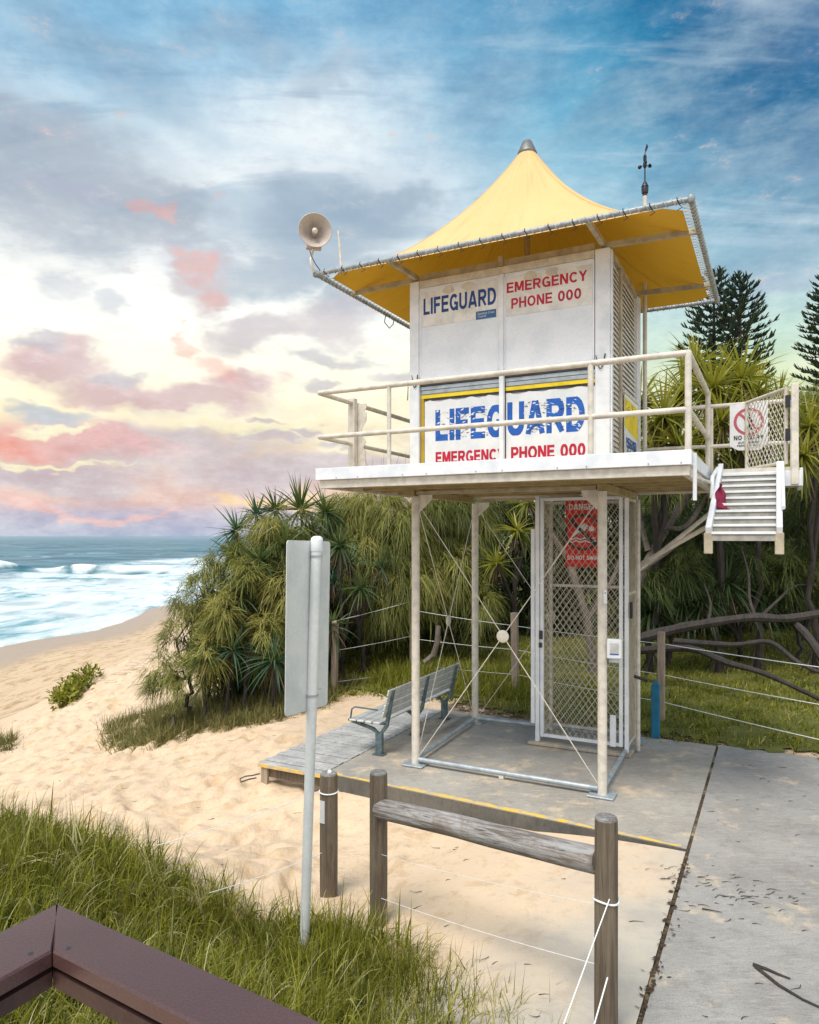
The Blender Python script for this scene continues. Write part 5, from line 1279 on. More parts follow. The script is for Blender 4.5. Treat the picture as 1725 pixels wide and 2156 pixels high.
# ================================================================ plants
def V3(p): return np.array([p.x, p.y, p.z])
def AP(x, y, Y): return V3(AT(x, y, Y))
def sphere_dirs(n, up=0.0):
    d = unit(RNG.normal(0, 1, (n, 3))); d[:, 2] += up; return unit(d)
def branch(q, p, r_, r0, r1, wob=.12, n=6):
    p = Vector(p); r_ = Vector(r_); L = (r_ - p).length; pts = []; rad = []
    for i in range(n + 1):
        t = i / n; v = p.lerp(r_, t) + Vector((random.uniform(-1, 1), random.uniform(-1, 1), random.uniform(-1, 1))) * L * wob * .5 * math.sin(PI * t)
        v.z += L * .06 * math.sin(PI * t); pts.append(v); rad.append(r0 + (r1 - r0) * t)
    q.tube(pts, rad, 7)
def tassels(heap, P, dirs, n, L, W, droop, bias, seg=3, spread=.5):
    """each point of P carries n thin drooping needle twigs"""
    m = len(P); idx = np.repeat(np.arange(m), n)
    D = unit(dirs[idx] + RNG.normal(0, spread, (m * n, 3)) + np.array([0, 0, -.15]))
    R = P[idx] + RNG.normal(0, .05, (m * n, 3)); Ls = L * RNG.uniform(.55, 1.25, m * n)
    V, Fq, own = ribbons(R, D, Ls, W * RNG.uniform(.7, 1.3, m * n), droop * RNG.uniform(.7, 1.4, m * n), seg, .25, 1.5)
    var = np.clip(np.repeat(bias[idx] + RNG.normal(0, .13, m * n), seg), 0, 1)
    heap.add(V, Fq, var)
def sheoak(label, base, clumps, mat='sheoak', n_t=26, n_s=34, L=.30, W=.0125, droop=.62, trunk=.09, group=None, name='she_oak', up=.25, bias0=.5):
    """weeping she-oak: trunk, limbs to clumps, every clump a cloud of hanging tassels. clumps: (centre xyz, (rx,ry,rz))"""
    root = thing(name, Vector(base), label, 'tree' if name == 'she_oak' else 'bush', group)
    q = MB(); b = Vector(base)
    hub = b.lerp(Vector(np.mean([c for c, r in clumps], 0)), .45)
    branch(q, b - Z3 * .25, hub, trunk, trunk * .7, .15, 8)
    for c, r in clumps: branch(q, hub, c, trunk * .55, trunk * .15, .2, 7)
    q.build('trunk', M['bark'], root, True)
    h = Heap()
    for c, r in clumps:
        r = np.array(r); c = np.array(c); vol = r.prod() ** (1 / 3)
        ns = max(8, int(2.4 * n_t * (vol / .6) ** 2.0))
        d = sphere_dirs(ns, .15); rad = RNG.uniform(.45, 1.05, ns) ** .7
        P = c + d * r * rad[:, None]
        # break the outline: push some sprays outwards
        k = RNG.random(ns) < .12; P[k] += d[k] * r * .25
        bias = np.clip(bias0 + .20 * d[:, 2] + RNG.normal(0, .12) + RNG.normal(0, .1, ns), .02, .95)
        dd = unit(d * np.array([1, 1, .5]) + np.array([0, 0, up + .15]))
        tassels(h, P, dd, n_s, L, W, droop, bias)
    h.build('crown', M[mat], root)
    return root
def pandanus_head(h, hd, c, R, n=46, lean=(0, 0, 1), W=.055, bias=.5, dead=8, lo=-.55):
    """one rosette of long keeled leaves with a skirt of dead ones"""
    lean = unit(np.array(lean, float)[None])[0]
    u = RNG.uniform(lo, 1, n); ph = np.arange(n) * 2.39996 + RNG.uniform(0, 6)
    s = np.sqrt(1 - np.clip(u, -1, 1) ** 2)
    a1 = unit(np.cross(lean, [0.3, .2, 1.0])[None])[0] if abs(lean[2]) < .98 else np.array([1.0, 0, 0]); a2 = np.cross(lean, a1)
    D = lean * u[:, None] + a1 * (s * np.cos(ph))[:, None] + a2 * (s * np.sin(ph))[:, None]
    D = unit(D + RNG.normal(0, .08, (n, 3)))
    Ls = R * RNG.uniform(.75, 1.15, n); dr = RNG.uniform(.05, .5, n) * (1.1 - .7 * np.clip(D[:, 2], 0, 1))
    V, Fq, own = ribbons(c + D * .05, D, Ls, W * RNG.uniform(.8, 1.2, n), dr, 6, .06, 2.4, fold=.55)
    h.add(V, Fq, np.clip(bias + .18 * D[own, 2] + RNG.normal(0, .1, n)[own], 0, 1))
    if dead:
        D = unit(np.c_[RNG.normal(0, .5, (dead, 2)), -np.ones(dead)]); V, Fq, own = ribbons(np.repeat(c[None], dead, 0), D, R * RNG.uniform(.6, 1.0, dead), W * .7, .2, 4, .1, 2, fold=.4)
        hd.add(V, Fq, RNG.random(dead)[own])
def pandanus(label, base, heads, mat='pandanus', W=.055, n=46, group=None, trunk=.07, dead=9, bark='bark', bias=.5, lo=-.55):
    root = thing('pandanus', Vector(base), label, 'pandanus', group)
    q = MB(); b = Vector(base); hub = b.lerp(Vector(np.mean([c for c, r, l in heads], 0)), .5) - Vector((0, 0, .1))
    trunk *= .7; branch(q, b - Z3 * .2, hub, trunk, trunk * .85, .1)
    for c, r, l in heads: branch(q, hub, c, trunk * .7, trunk * .45, .06, 6)
    for k in range(5):
        th = k * 1.3; q.tube([b.lerp(hub, .22), b + Vector((math.cos(th) * .28, math.sin(th) * .28, -.1))], trunk * .25, 5)
    q.build('trunk', M[bark], root, True)
    h = Heap(); hd = Heap()
    for c, r, l in heads: pandanus_head(h, hd, np.array(c, float), r, n, l, W, bias, dead, lo)
    h.build('crown', M[mat], root)
    if dead: hd.build('dead_leaves', M['deadleaf'], root)
    return root
def C(px, py, Y, rx, ry=None, rz=None):
    """clump at a place of the photograph and a depth, radii in photograph pixels across / down"""
    ry = rx if ry is None else ry; k = Y / F
    return (AP(px, py, Y), (rx * k, (rz or (rx + ry) / 2) * k, ry * k))
def G(px, Y, dz=0.0):
    x = (px - CX) / F * Y; return (x, Y, hz(x, Y) + dz)
# ---- left thicket of weeping she-oaks
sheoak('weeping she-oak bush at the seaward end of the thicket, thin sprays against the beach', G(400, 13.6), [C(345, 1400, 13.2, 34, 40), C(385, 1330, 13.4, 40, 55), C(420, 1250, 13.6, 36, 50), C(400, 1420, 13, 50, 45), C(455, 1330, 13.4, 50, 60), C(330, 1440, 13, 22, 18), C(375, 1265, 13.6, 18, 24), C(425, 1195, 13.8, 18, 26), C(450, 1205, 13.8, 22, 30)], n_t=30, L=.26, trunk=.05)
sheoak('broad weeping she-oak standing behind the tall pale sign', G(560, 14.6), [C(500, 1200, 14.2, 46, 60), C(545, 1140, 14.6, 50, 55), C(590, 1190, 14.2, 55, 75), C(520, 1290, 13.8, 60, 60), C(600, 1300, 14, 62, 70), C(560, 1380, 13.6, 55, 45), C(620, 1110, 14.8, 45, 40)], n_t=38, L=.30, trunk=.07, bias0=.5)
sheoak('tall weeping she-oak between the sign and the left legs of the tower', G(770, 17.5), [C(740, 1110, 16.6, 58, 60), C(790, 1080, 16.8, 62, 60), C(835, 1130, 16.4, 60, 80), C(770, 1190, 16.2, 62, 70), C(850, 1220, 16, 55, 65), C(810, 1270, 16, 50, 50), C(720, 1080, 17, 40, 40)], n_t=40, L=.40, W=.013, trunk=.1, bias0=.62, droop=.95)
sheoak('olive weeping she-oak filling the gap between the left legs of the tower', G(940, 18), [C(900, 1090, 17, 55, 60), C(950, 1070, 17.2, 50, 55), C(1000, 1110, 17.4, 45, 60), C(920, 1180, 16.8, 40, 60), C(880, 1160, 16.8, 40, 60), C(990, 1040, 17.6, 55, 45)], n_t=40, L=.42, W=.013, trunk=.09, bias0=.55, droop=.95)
for i, (px, py, Y, rx, ry) in enumerate(((905, 1235, 16, 26, 50), (965, 1215, 16.4, 26, 55), (1010, 1280, 16.2, 30, 48), (1060, 1060, 17, 40, 50))):
    pass
sheoak('yellow-green hanging she-oak sprays low behind the left wire braces', G(960, 17.2), [C(905, 1240, 16, 24, 46), C(965, 1215, 16.2, 24, 50), C(1012, 1275, 16.2, 28, 46)], n_t=36, L=.42, W=.013, trunk=.06, bias0=.72, droop=1.0)
# ---- pandanus
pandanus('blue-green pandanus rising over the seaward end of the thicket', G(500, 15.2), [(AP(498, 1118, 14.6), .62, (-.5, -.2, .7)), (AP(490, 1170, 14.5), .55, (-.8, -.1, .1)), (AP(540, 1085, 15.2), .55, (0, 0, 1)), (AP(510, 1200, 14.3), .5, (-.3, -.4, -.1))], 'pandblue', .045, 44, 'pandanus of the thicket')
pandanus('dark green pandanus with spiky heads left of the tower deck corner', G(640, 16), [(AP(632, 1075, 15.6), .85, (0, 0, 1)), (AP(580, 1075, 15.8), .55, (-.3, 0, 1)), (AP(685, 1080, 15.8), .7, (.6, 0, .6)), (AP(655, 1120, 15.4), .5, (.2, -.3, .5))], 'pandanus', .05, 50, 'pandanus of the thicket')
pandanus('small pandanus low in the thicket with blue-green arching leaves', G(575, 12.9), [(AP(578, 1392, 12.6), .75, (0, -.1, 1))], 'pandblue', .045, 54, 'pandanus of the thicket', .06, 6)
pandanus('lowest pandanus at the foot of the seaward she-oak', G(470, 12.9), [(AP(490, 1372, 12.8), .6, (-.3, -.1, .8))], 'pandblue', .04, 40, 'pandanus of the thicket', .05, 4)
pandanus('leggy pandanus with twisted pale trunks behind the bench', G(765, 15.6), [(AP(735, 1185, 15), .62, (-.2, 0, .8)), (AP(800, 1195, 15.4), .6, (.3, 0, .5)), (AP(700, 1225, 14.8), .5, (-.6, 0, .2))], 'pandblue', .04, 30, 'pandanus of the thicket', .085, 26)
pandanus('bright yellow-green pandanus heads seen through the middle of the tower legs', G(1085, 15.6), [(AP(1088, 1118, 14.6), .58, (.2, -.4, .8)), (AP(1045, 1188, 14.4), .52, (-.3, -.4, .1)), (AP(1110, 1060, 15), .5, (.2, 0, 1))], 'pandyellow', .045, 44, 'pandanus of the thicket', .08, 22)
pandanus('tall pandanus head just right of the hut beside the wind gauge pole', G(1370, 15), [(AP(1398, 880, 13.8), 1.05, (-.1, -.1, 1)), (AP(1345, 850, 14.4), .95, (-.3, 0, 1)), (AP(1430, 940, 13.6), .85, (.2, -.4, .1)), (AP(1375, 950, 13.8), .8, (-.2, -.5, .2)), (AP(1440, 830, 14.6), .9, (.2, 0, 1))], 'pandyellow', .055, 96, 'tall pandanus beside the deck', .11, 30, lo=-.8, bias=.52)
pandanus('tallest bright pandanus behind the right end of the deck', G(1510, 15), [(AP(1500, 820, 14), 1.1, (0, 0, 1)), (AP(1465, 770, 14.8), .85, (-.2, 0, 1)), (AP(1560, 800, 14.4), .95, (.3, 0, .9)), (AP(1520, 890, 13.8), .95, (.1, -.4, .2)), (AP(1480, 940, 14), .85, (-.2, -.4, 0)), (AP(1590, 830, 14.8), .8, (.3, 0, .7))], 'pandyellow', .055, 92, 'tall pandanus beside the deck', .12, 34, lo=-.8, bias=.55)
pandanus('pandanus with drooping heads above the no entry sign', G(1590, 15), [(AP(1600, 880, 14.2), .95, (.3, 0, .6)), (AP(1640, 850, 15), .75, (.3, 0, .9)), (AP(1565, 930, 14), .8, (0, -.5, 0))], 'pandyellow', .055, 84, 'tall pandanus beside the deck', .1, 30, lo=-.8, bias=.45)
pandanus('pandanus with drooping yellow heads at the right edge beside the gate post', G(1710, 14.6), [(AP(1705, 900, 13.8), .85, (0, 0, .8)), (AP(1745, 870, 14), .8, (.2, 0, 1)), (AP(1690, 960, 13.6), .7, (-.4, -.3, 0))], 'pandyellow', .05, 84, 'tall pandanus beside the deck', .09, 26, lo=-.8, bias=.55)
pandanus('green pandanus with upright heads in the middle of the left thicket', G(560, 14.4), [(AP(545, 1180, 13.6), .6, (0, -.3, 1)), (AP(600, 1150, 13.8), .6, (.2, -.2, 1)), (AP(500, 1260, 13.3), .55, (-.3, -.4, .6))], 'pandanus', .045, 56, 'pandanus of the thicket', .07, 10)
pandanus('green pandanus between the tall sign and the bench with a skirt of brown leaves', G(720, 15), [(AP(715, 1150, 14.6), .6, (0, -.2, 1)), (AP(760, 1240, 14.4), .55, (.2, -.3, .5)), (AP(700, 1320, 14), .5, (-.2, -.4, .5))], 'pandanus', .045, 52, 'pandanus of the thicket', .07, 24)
pandanus('low spreading pandanus at the left foot of the thicket beside the dry grass', G(430, 12.8), [(AP(428, 1385, 12.6), .5, (-.2, -.2, .9))], 'pandanus', .04, 44, 'pandanus of the thicket', .05, 8)
pandanus('dark pandanus in the shade behind the tower right legs', G(1400, 16), [(AP(1390, 1190, 15.2), .9, (0, -.3, .8)), (AP(1440, 1270, 15), .8, (.2, -.3, .5)), (AP(1370, 1290, 14.8), .8, (-.2, -.4, .5))], 'pandanus', .05, 70, 'dark pandanus low behind the stair', .08, 20, bias=.25)
pandanus('dark pandanus in the shade directly below the hinged stair', G(1560, 16), [(AP(1530, 1230, 15), .9, (0, -.3, .8)), (AP(1600, 1260, 15.2), .8, (.2, -.3, .6)), (AP(1480, 1270, 14.8), .7, (-.2, -.4, .5))], 'pandanus', .05, 70, 'dark pandanus low behind the stair', .08, 20, bias=.3)
# ---- right: she-oaks behind the stair
sheoak('grey-green she-oak behind the stair at the right edge of the view', G(1700, 18), [C(1690, 1000, 17, 60, 70), C(1730, 900, 17.6, 60, 70), C(1650, 1090, 16.6, 60, 60), C(1720, 1140, 16.4, 60, 60), C(1760, 1030, 17, 60, 80), C(1690, 860, 18.4, 40, 40)], 'sheoakgreen', n_t=44, L=.36, W=.0125, trunk=.10, bias0=.72)
sheoak('dense dark she-oak directly under the stair', G(1560, 17.5), [C(1480, 1150, 17, 60, 60), C(1560, 1110, 17, 60, 60), C(1620, 1180, 16.6, 60, 50), C(1540, 1200, 16.6, 60, 40), C(1440, 1210, 17.2, 50, 50), C(1400, 1080, 18, 60, 60), C(1690, 1230, 16.2, 60, 45)], 'sheoakgreen', n_t=40, L=.36, W=.0125, trunk=.08, bias0=.52)
sheoak('feathery yellow-olive she-oak sprays in front of the left thicket', G(520, 13.0), [C(440, 1370, 12.7, 30, 34), C(560, 1330, 12.9, 34, 36), C(520, 1220, 13.3, 34, 40), C(600, 1240, 13.3, 34, 44), C(470, 1290, 12.9, 30, 36), C(570, 1130, 14, 28, 34)], n_t=40, L=.30, trunk=.04, bias0=.72)
sheoak('dark she-oak sprays hiding the trunks right of the mesh cage', G(1400, 15.4), [C(1385, 1120, 15.0, 44, 50), C(1430, 1190, 14.8, 46, 46), C(1370, 1240, 14.7, 40, 44), C(1470, 1110, 15.2, 44, 40), C(1490, 1240, 14.9, 44, 36)], 'sheoakgreen', n_t=30, L=.34, trunk=.05, bias0=.42)
sheoak('green she-oak sprays below the right side of the landing', G(1680, 15.4), [C(1650, 1200, 14.9, 44, 46), C(1705, 1180, 15, 50, 50), C(1590, 1190, 15, 40, 40), C(1720, 1090, 15.3, 46, 50), C(1690, 1030, 15.3, 36, 40)], 'sheoakgreen', n_t=30, L=.34, trunk=.05, bias0=.62)
# ---- dark thicket behind everything, ground to canopy
def thicket(label, x0, x1, ytop, Y, n, z_lo=-.2, seed=1, mat='sheoakgreen', bias=.08):
    root = thing('background_bush', Vector(G((x0 + x1) / 2, Y)), label, 'bush', 'dark bushes closing the view behind the tower')
    h = Heap(); xw = [(x - CX) / F * Y for x in (x0, x1)]; zt = EYE + (HY - ytop) / F * Y; r_ = np.random.default_rng(seed)
    X = r_.uniform(*xw, n); u = (X - xw[0]) / (xw[1] - xw[0]); top = z_lo + (zt - z_lo) * (.62 + .38 * np.sqrt(np.clip(1 - (2 * u - 1) ** 2, 0, 1))) + .35 * np.sin(X * 3.1 + seed) * .5
    Z = z_lo + (top - z_lo) * r_.uniform(0, 1, n) ** .8; Yy = Y + r_.normal(0, .45, n)
    P = np.c_[X, Yy, Z]; d = unit(np.c_[r_.normal(0, 1, n), r_.normal(-.6, .6, n), r_.normal(.1, .7, n)])
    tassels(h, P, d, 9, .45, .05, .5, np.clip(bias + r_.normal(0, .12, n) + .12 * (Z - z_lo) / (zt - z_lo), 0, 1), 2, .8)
    h.build('foliage', M[mat], root)
    q = MB(); 
    for k in range(3): x = random.uniform(*xw); branch(q, (x, Y + .3, z_lo - .3), (x + random.uniform(-.6, .6), Y + .2, z_lo + (zt - z_lo) * .7), .09, .03, .2)
    q.build('stems', M['bark'], root, True)
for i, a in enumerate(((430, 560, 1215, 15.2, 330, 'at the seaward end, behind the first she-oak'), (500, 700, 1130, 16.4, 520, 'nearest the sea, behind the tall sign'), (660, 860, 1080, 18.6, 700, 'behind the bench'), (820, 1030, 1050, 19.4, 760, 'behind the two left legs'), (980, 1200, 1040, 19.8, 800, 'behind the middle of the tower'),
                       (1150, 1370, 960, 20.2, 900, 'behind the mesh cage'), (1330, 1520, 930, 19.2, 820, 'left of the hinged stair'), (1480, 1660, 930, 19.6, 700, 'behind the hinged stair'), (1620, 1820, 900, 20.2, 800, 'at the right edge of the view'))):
    thicket('dark shaded bush of the thicket ' + a[5], *a[:5], -.1, i + 3, bias=.08 if a[0] < 1300 else .26)  # low bias puts the shade under the trees into the leaf colour
# ---- dark sprawling branches and pale trunks at the right
def bare(label, runs, mat='bark', name='bare_branch'):
    root = thing(name, Vector(runs[0][0][:3]) if False else AT(*runs[0][0][0:3]), label, 'branch')
    for pts in runs:
        q = MB(); P_ = [AT(p[0], p[1], p[2]) for p in pts[0]] if False else [AT(*p[:3]) for p in pts]
        sm_ = []
        for i in range(len(P_) - 1):
            for k in range(4):
                t = k / 4; a, b = P_[max(i - 1, 0)], P_[i]; c, d = P_[i + 1], P_[min(i + 2, len(P_) - 1)]
                sm_.append(.5 * ((2 * b) + (c - a) * t + (2 * a - 5 * b + 4 * c - d) * t * t + (3 * b - a - 3 * c + d) * t ** 3))
        sm_.append(P_[-1]); r0, r1 = pts[0][3], pts[-1][3]; n = len(sm_)
        rad = [(r0 + (r1 - r0) * i / (n - 1)) * random.uniform(.88, 1.12) for i in range(n)]
        q.tube(sm_, rad, 8); q.build('limb', M[mat], root, True)
    return root
bare('dark crooked tree limbs sprawling low over the grass right of the tower', [
    [(1345, 1345, 14, .10), (1420, 1325, 13.8), (1490, 1312, 13.6), (1580, 1300, 13.6), (1660, 1302, 13.8), (1760, 1285, 14, .07)],
    [(1590, 1300, 13.6, .035), (1578, 1260, 13.9), (1576, 1210, 14.2), (1560, 1150, 14.4, .015)],
    [(1490, 1314, 13.6, .035), (1496, 1270, 13.9), (1482, 1230, 14.2, .012)],
    [(1345, 1370, 14, .08), (1450, 1365, 13.4), (1530, 1395, 12.8), (1600, 1415, 12.6), (1680, 1450, 12.4), (1760, 1490, 12.2, .03)],
    [(1420, 1350, 13.6, .06), (1540, 1358, 13), (1620, 1352, 12.8), (1680, 1395, 12.5), (1760, 1430, 12.3, .03)],
    [(1600, 1300, 13.8, .035), (1640, 1262, 14.2), (1680, 1232, 14.4), (1770, 1240, 14.6, .012)],
    [(1660, 1300, 14, .07), (1700, 1340, 13.6), (1740, 1400, 13.2), (1770, 1470, 13, .09)]])
bare('forked pale trunks crossing behind the diagonal struts of the landing', [
    [(1330, 1260, 14.5, .11), (1370, 1170, 14.6), (1420, 1085, 14.8), (1450, 1040, 15), (1500, 960, 15.2, .06)],
    [(1365, 1160, 14.6, .07), (1350, 1100, 14.8), (1342, 1040, 15, .05)],
    [(1400, 1110, 14.7, .06), (1440, 1110, 14.6), (1480, 1060, 14.8), (1530, 980, 15, .05)],
    [(1335, 1210, 14.3, .06), (1420, 1150, 14.4), (1460, 1110, 14.5, .04)]], 'palebark', 'forked_trunk')
bare('twisted grey trunks with aerial roots behind the mesh of the storage cage', [
    [(1250, 1420, 15, .10), (1235, 1300, 15), (1200, 1180, 15.2), (1215, 1080, 15.4, .07)],
    [(1210, 1200, 15.2, .06), (1160, 1120, 15.2), (1140, 1050, 15.4, .05)],
    [(1240, 1300, 15, .06), (1290, 1220, 15.2), (1320, 1140, 15.4, .04)]], 'palebark', 'forked_trunk')
# ---- norfolk pines far behind
def norfolk(label, px, ytop, Y, hw_px, ybot, seed):
    r_ = np.random.default_rng(seed); x = (px - CX) / F * Y; zt = EYE + (HY - ytop) / F * Y; zb = hz(x, min(Y, 200)); root = thing('norfolk_pine', Vector((x, Y, zb)), label, 'pine tree', 'norfolk pines on the skyline')
    q = MB(); q.tube([(x, Y, zb), (x, Y, zt - 1), (x, Y, zt)], [.30, .07, .03], 8)
    H = (ybot - ytop) / F * Y; hw = hw_px / F * Y; h = Heap(); z = zt - .5; k = 0
    while z > zt - H * 1.5:
        t = (zt - z) / H; Lb = hw * min(1, .16 + 1.0 * t ** .8) * 1.0; nb = 6 if t < .3 else 7
        for j in range(nb):
            th = 2 * PI * j / nb + k * .7 + r_.normal(0, .12); L_ = Lb * r_.uniform(.78, 1.12); rise = .42 - .25 * min(t, 1)
            d = np.array([math.cos(th), math.sin(th), rise]); d /= np.linalg.norm(d); p0 = np.array([x, Y, z]); p1 = p0 + d * L_; pm = p0 + d * L_ * .55 - np.array([0, 0, L_ * .07])
            q.tube([p0, pm, p1], [.045, .03, .015], 4)
            n = int(8 + 13 * L_); tt_ = r_.uniform(.42, 1.04, n)[:, None]; P = p0 * (1 - tt_) + p1 * tt_ - np.array([0, 0, 1]) * (L_ * .28 * tt_ * (1 - tt_))
            sd_ = np.array([-math.sin(th), math.cos(th), 0]); D = unit(d * .6 + sd_ * r_.normal(0, .7, (n, 1)) + np.array([0, 0, 1]) * r_.uniform(.0, .75, (n, 1)))
            V, Fq, own = ribbons(P, D, .34 * r_.uniform(.6, 1.3, n), .13, -.2, 2, .3, 1.6); h.add(V, Fq, np.clip(r_.normal(.45, .2, n), 0, 1)[own])
        z -= .40 + .10 * t; k += 1
    q.build('trunk', M['bark'], root); h.build('crown', M['pine'], root)
norfolk('left of the two norfolk pines showing under the right corner of the roof', 1503, 566, 46, 66, 740, 1)
norfolk('right and fuller of the two norfolk pines behind the deck', 1558, 578, 44, 62, 740, 2)
norfolk('norfolk pine cut by the right edge of the photograph', 1752, 560, 44, 66, 740, 3)
# ================================================================ grasses
def blades(name, P, L, W, mat, lean=.35, droop=.45, seg=4, bias=.45, clump=0, wind=(.25, -.05)):
    n = len(P); D = unit(np.c_[RNG.normal(wind[0], lean, n), RNG.normal(wind[1], lean, n), np.ones(n)])
    Ls = L * RNG.uniform(.45, 1.2, n); V, Fq, own = ribbons(P, D, Ls, W * RNG.uniform(.6, 1.4, n), droop * RNG.uniform(.2, 1.6, n), seg, .08, 2.2)
    # let the drooping blades also travel outwards
    o = npmesh(name, V, Fq, M[mat], None, np.clip(RNG.normal(bias, .2, n), 0, 1)[own]); tag(o, kind='stuff'); return o
def scatter(poly, n, jag=.0, zlift=-.02):
    poly = np.array(poly); mn, mx = poly.min(0) - .3, poly.max(0) + .3; P = np.empty((0, 2))
    while len(P) < n:
        c = RNG.uniform(mn, mx, (n * 2, 2)); wob_ = np.c_[np.sin(c[:, 1] * 3.1 + c[:, 0] * 2), np.cos(c[:, 0] * 2.7 + c[:, 1])] * jag
        P = np.r_[P, c[inpoly(c + wob_, poly)]]
    P = P[:n]; return np.c_[P, np.concatenate([height(P[i:i + 20000]) for i in range(0, n, 20000)]) + zlift]
FG = [(-5.6, 7.1), (-4.4, 6.9), (-3.2, 6.7), (-2.3, 6.35), (-1.6, 6.1), (-1.05, 5.85), (-.7, 5.75), (-.35, 5.7), (.05, 5.45), (.45, 4.95), (.85, 4.45), (1.05, 4.0), (1.0, 3.2), (.3, 2.6), (-1, 2.2), (-3.5, 2.2), (-6.5, 4.5)]
# tussocks: blades gathered round centres, so there are dense and open places
def tuss(poly, nt, per, spread, jag=.1):
    c = scatter(poly, nt, jag); idx = np.repeat(np.arange(nt), per); P = c[idx] + np.c_[RNG.normal(0, spread, (len(idx), 2)), np.zeros(len(idx))]
    return P, idx
patch('shaded_thatch_ground', FG, .09, .014, M['grassfloor'], .06, 'stuff')
P, idx = tuss(FG, 3500, 26, .095, .08)
def tblades(name, P, idx, nt, L, W, mat, lean, droop, bias, seg=5, fold=.35):
    n = len(P); tl = RNG.normal(0, .22, (nt, 2)) + np.array([.18, -.05]); tb_ = RNG.normal(0, .20, nt); Lt = RNG.uniform(.65, 1.25, nt)
    D = unit(np.c_[tl[idx] + RNG.normal(0, lean, (n, 2)), np.ones(n)]); Ls = L * Lt[idx] * RNG.uniform(.5, 1.15, n)
    horiz = np.linalg.norm(D[:, :2], axis=1)
    V, Fq, own = ribbons(P, D, Ls, W * RNG.uniform(.6, 1.4, n), droop * (.15 + horiz * 1.6) * RNG.uniform(.5, 1.5, n), seg, .06, 2.4, fold=fold)
    o = npmesh(name, V, Fq, M[mat], None, np.clip(RNG.normal(bias, .17, n) + tb_[idx], 0, 1)[own]); tag(o, kind='stuff'); return o
tblades('dune_grass', P, idx, 3500, .50, .0075, 'grass', .30, .55, .40)
P2i, idx2 = tuss(FG, 420, 12, .07, .08); tblades('broad_grass', P2i, idx2, 420, .62, .016, 'grass', .34, .7, .55, 6, .5)
# long pale arching blades over it
P = scatter(FG, 3600, .1); blades('arching_grass', P, .66, .007, 'grass', .55, .8, 6, .90)
P = scatter(FG, 14000, .1); blades('short_grass', P, .20, .007, 'drygrass', .5, .5, 3, .35)
# dry low scrub round the foot of the left thicket and tufts along the back
L1 = [G(x, Y)[:2] for x, Y in ((205, 13.4), (260, 14.6), (330, 15.2), (450, 15.6), (600, 15.6), (700, 15.2), (740, 14.6), (700, 12.9), (600, 12.3), (520, 12.2), (430, 12.25), (350, 12.3), (270, 12.5), (215, 12.8))]
P, idx = tuss(L1, 1500, 22, .09, .2); tblades('scrub_grass', P, idx, 1500, .42, .011, 'drygrass', .45, .5, .5, 3, 0)
L2 = [G(x, Y)[:2] for x, Y in ((680, 13.6), (880, 13.0), (1000, 12.6), (1120, 12.0), (1340, 10.72), (1520, 10.36), (1620, 10.12), (1900, 9.5), (2200, 16), (2000, 24), (1200, 24), (600, 18))]
P, idx = tuss(L2, 7600, 18, .10, .05); tblades('ground_cover', P, idx, 7600, .24, .02, 'cover', .55, .5, .55, 3, 0)
L3 = [G(x, Y)[:2] for x, Y in ((760, 14.6), (860, 13.4), (960, 13.1), (1110, 12.6), (1110, 14.5), (900, 15.5))]
P, idx = tuss(L3, 260, 30, .12); tblades('tall_back_grass', P, idx, 260, .55, .012, 'cover', .3, .5, .5, 4, 0)
L4 = [G(x, Y)[:2] for x, Y in ((120, 18.2), (135, 17.2), (160, 17.4), (190, 18.8), (180, 19.6), (150, 19.3))]
P, idx = tuss(L4, 46, 22, .10)
root = thing('beach_shrub', Vector(G(155, 18.3)), 'small green shrub alone on the crest of the sand above the beach', 'shrub')
n_ = len(P); h = Heap(); D = sphere_dirs(n_, .6); V, Fq, own = ribbons(P + D * .10 + np.array([0, 0, .12]) + np.c_[np.zeros((n_, 2)), RNG.uniform(0, .22, n_)], D, .13, .06, .1, 2, .5); h.add(V, Fq, np.clip(RNG.normal(.5, .2, n_), 0, 1)[own]); h.build('leaves', M['cover'], root)
q = MB()
for k in range(6): p = Vector(P[k * 100]); q.tube([p - Z3 * .1, p + Vector((.03, 0, .2))], [.012, .006], 5)
q.build('stems', M['bark'], root)
L5 = [G(x, Y)[:2] for x, Y in ((-60, 14.6), (18, 14.2), (22, 15.4), (-60, 16.2))]
P, idx = tuss(L5, 60, 26, .12); tblades('scrub_grass', P, idx, 60, .42, .012, 'drygrass', .4, .5, .35, 3, 0)
# sea oats seen over the deck edge
P = np.array([AP(x, 1010, 15.5) for x in (775, 790, 800, 815, 850, 862, 872)]); 
root = thing('seed_grass', Vector(G(820, 15.5)), 'thin seeding stalks rising behind the left end of the deck', 'grass stalks')
h = Heap(); P2_ = np.repeat(P, 3, 0); D = unit(np.c_[RNG.normal(.05, .18, (len(P2_), 2)), np.ones(len(P2_))]); V, Fq, own = ribbons(P2_ - np.array([0, 0, .4]), D, 1.1 * RNG.uniform(.5, 1.1, len(P2_)), .014, .1, 5, .3); h.add(V, Fq, np.full(len(Fq), .2)); h.build('stalks', M['deadleaf'], root)
# fallen leaves and litter behind the slab
P = scatter([tt(-.9, 2.85), tt(1.0, 2.75), tt(3.4, 2.72), tt(3.5, 2.95), tt(1.2, 3.3), tt(-.9, 3.6)], 1500, .05, .012); D = unit(np.c_[RNG.normal(0, 1, (len(P), 2)), RNG.uniform(0, .25, len(P))])
V, Fq, own = ribbons(P, D, .16 * RNG.uniform(.4, 1.3, len(P)), .018, .05, 2, .3); o = npmesh('fallen_leaves', V, Fq, M['deadleaf'], None, RNG.random(len(P))[own]); tag(o, kind='stuff')
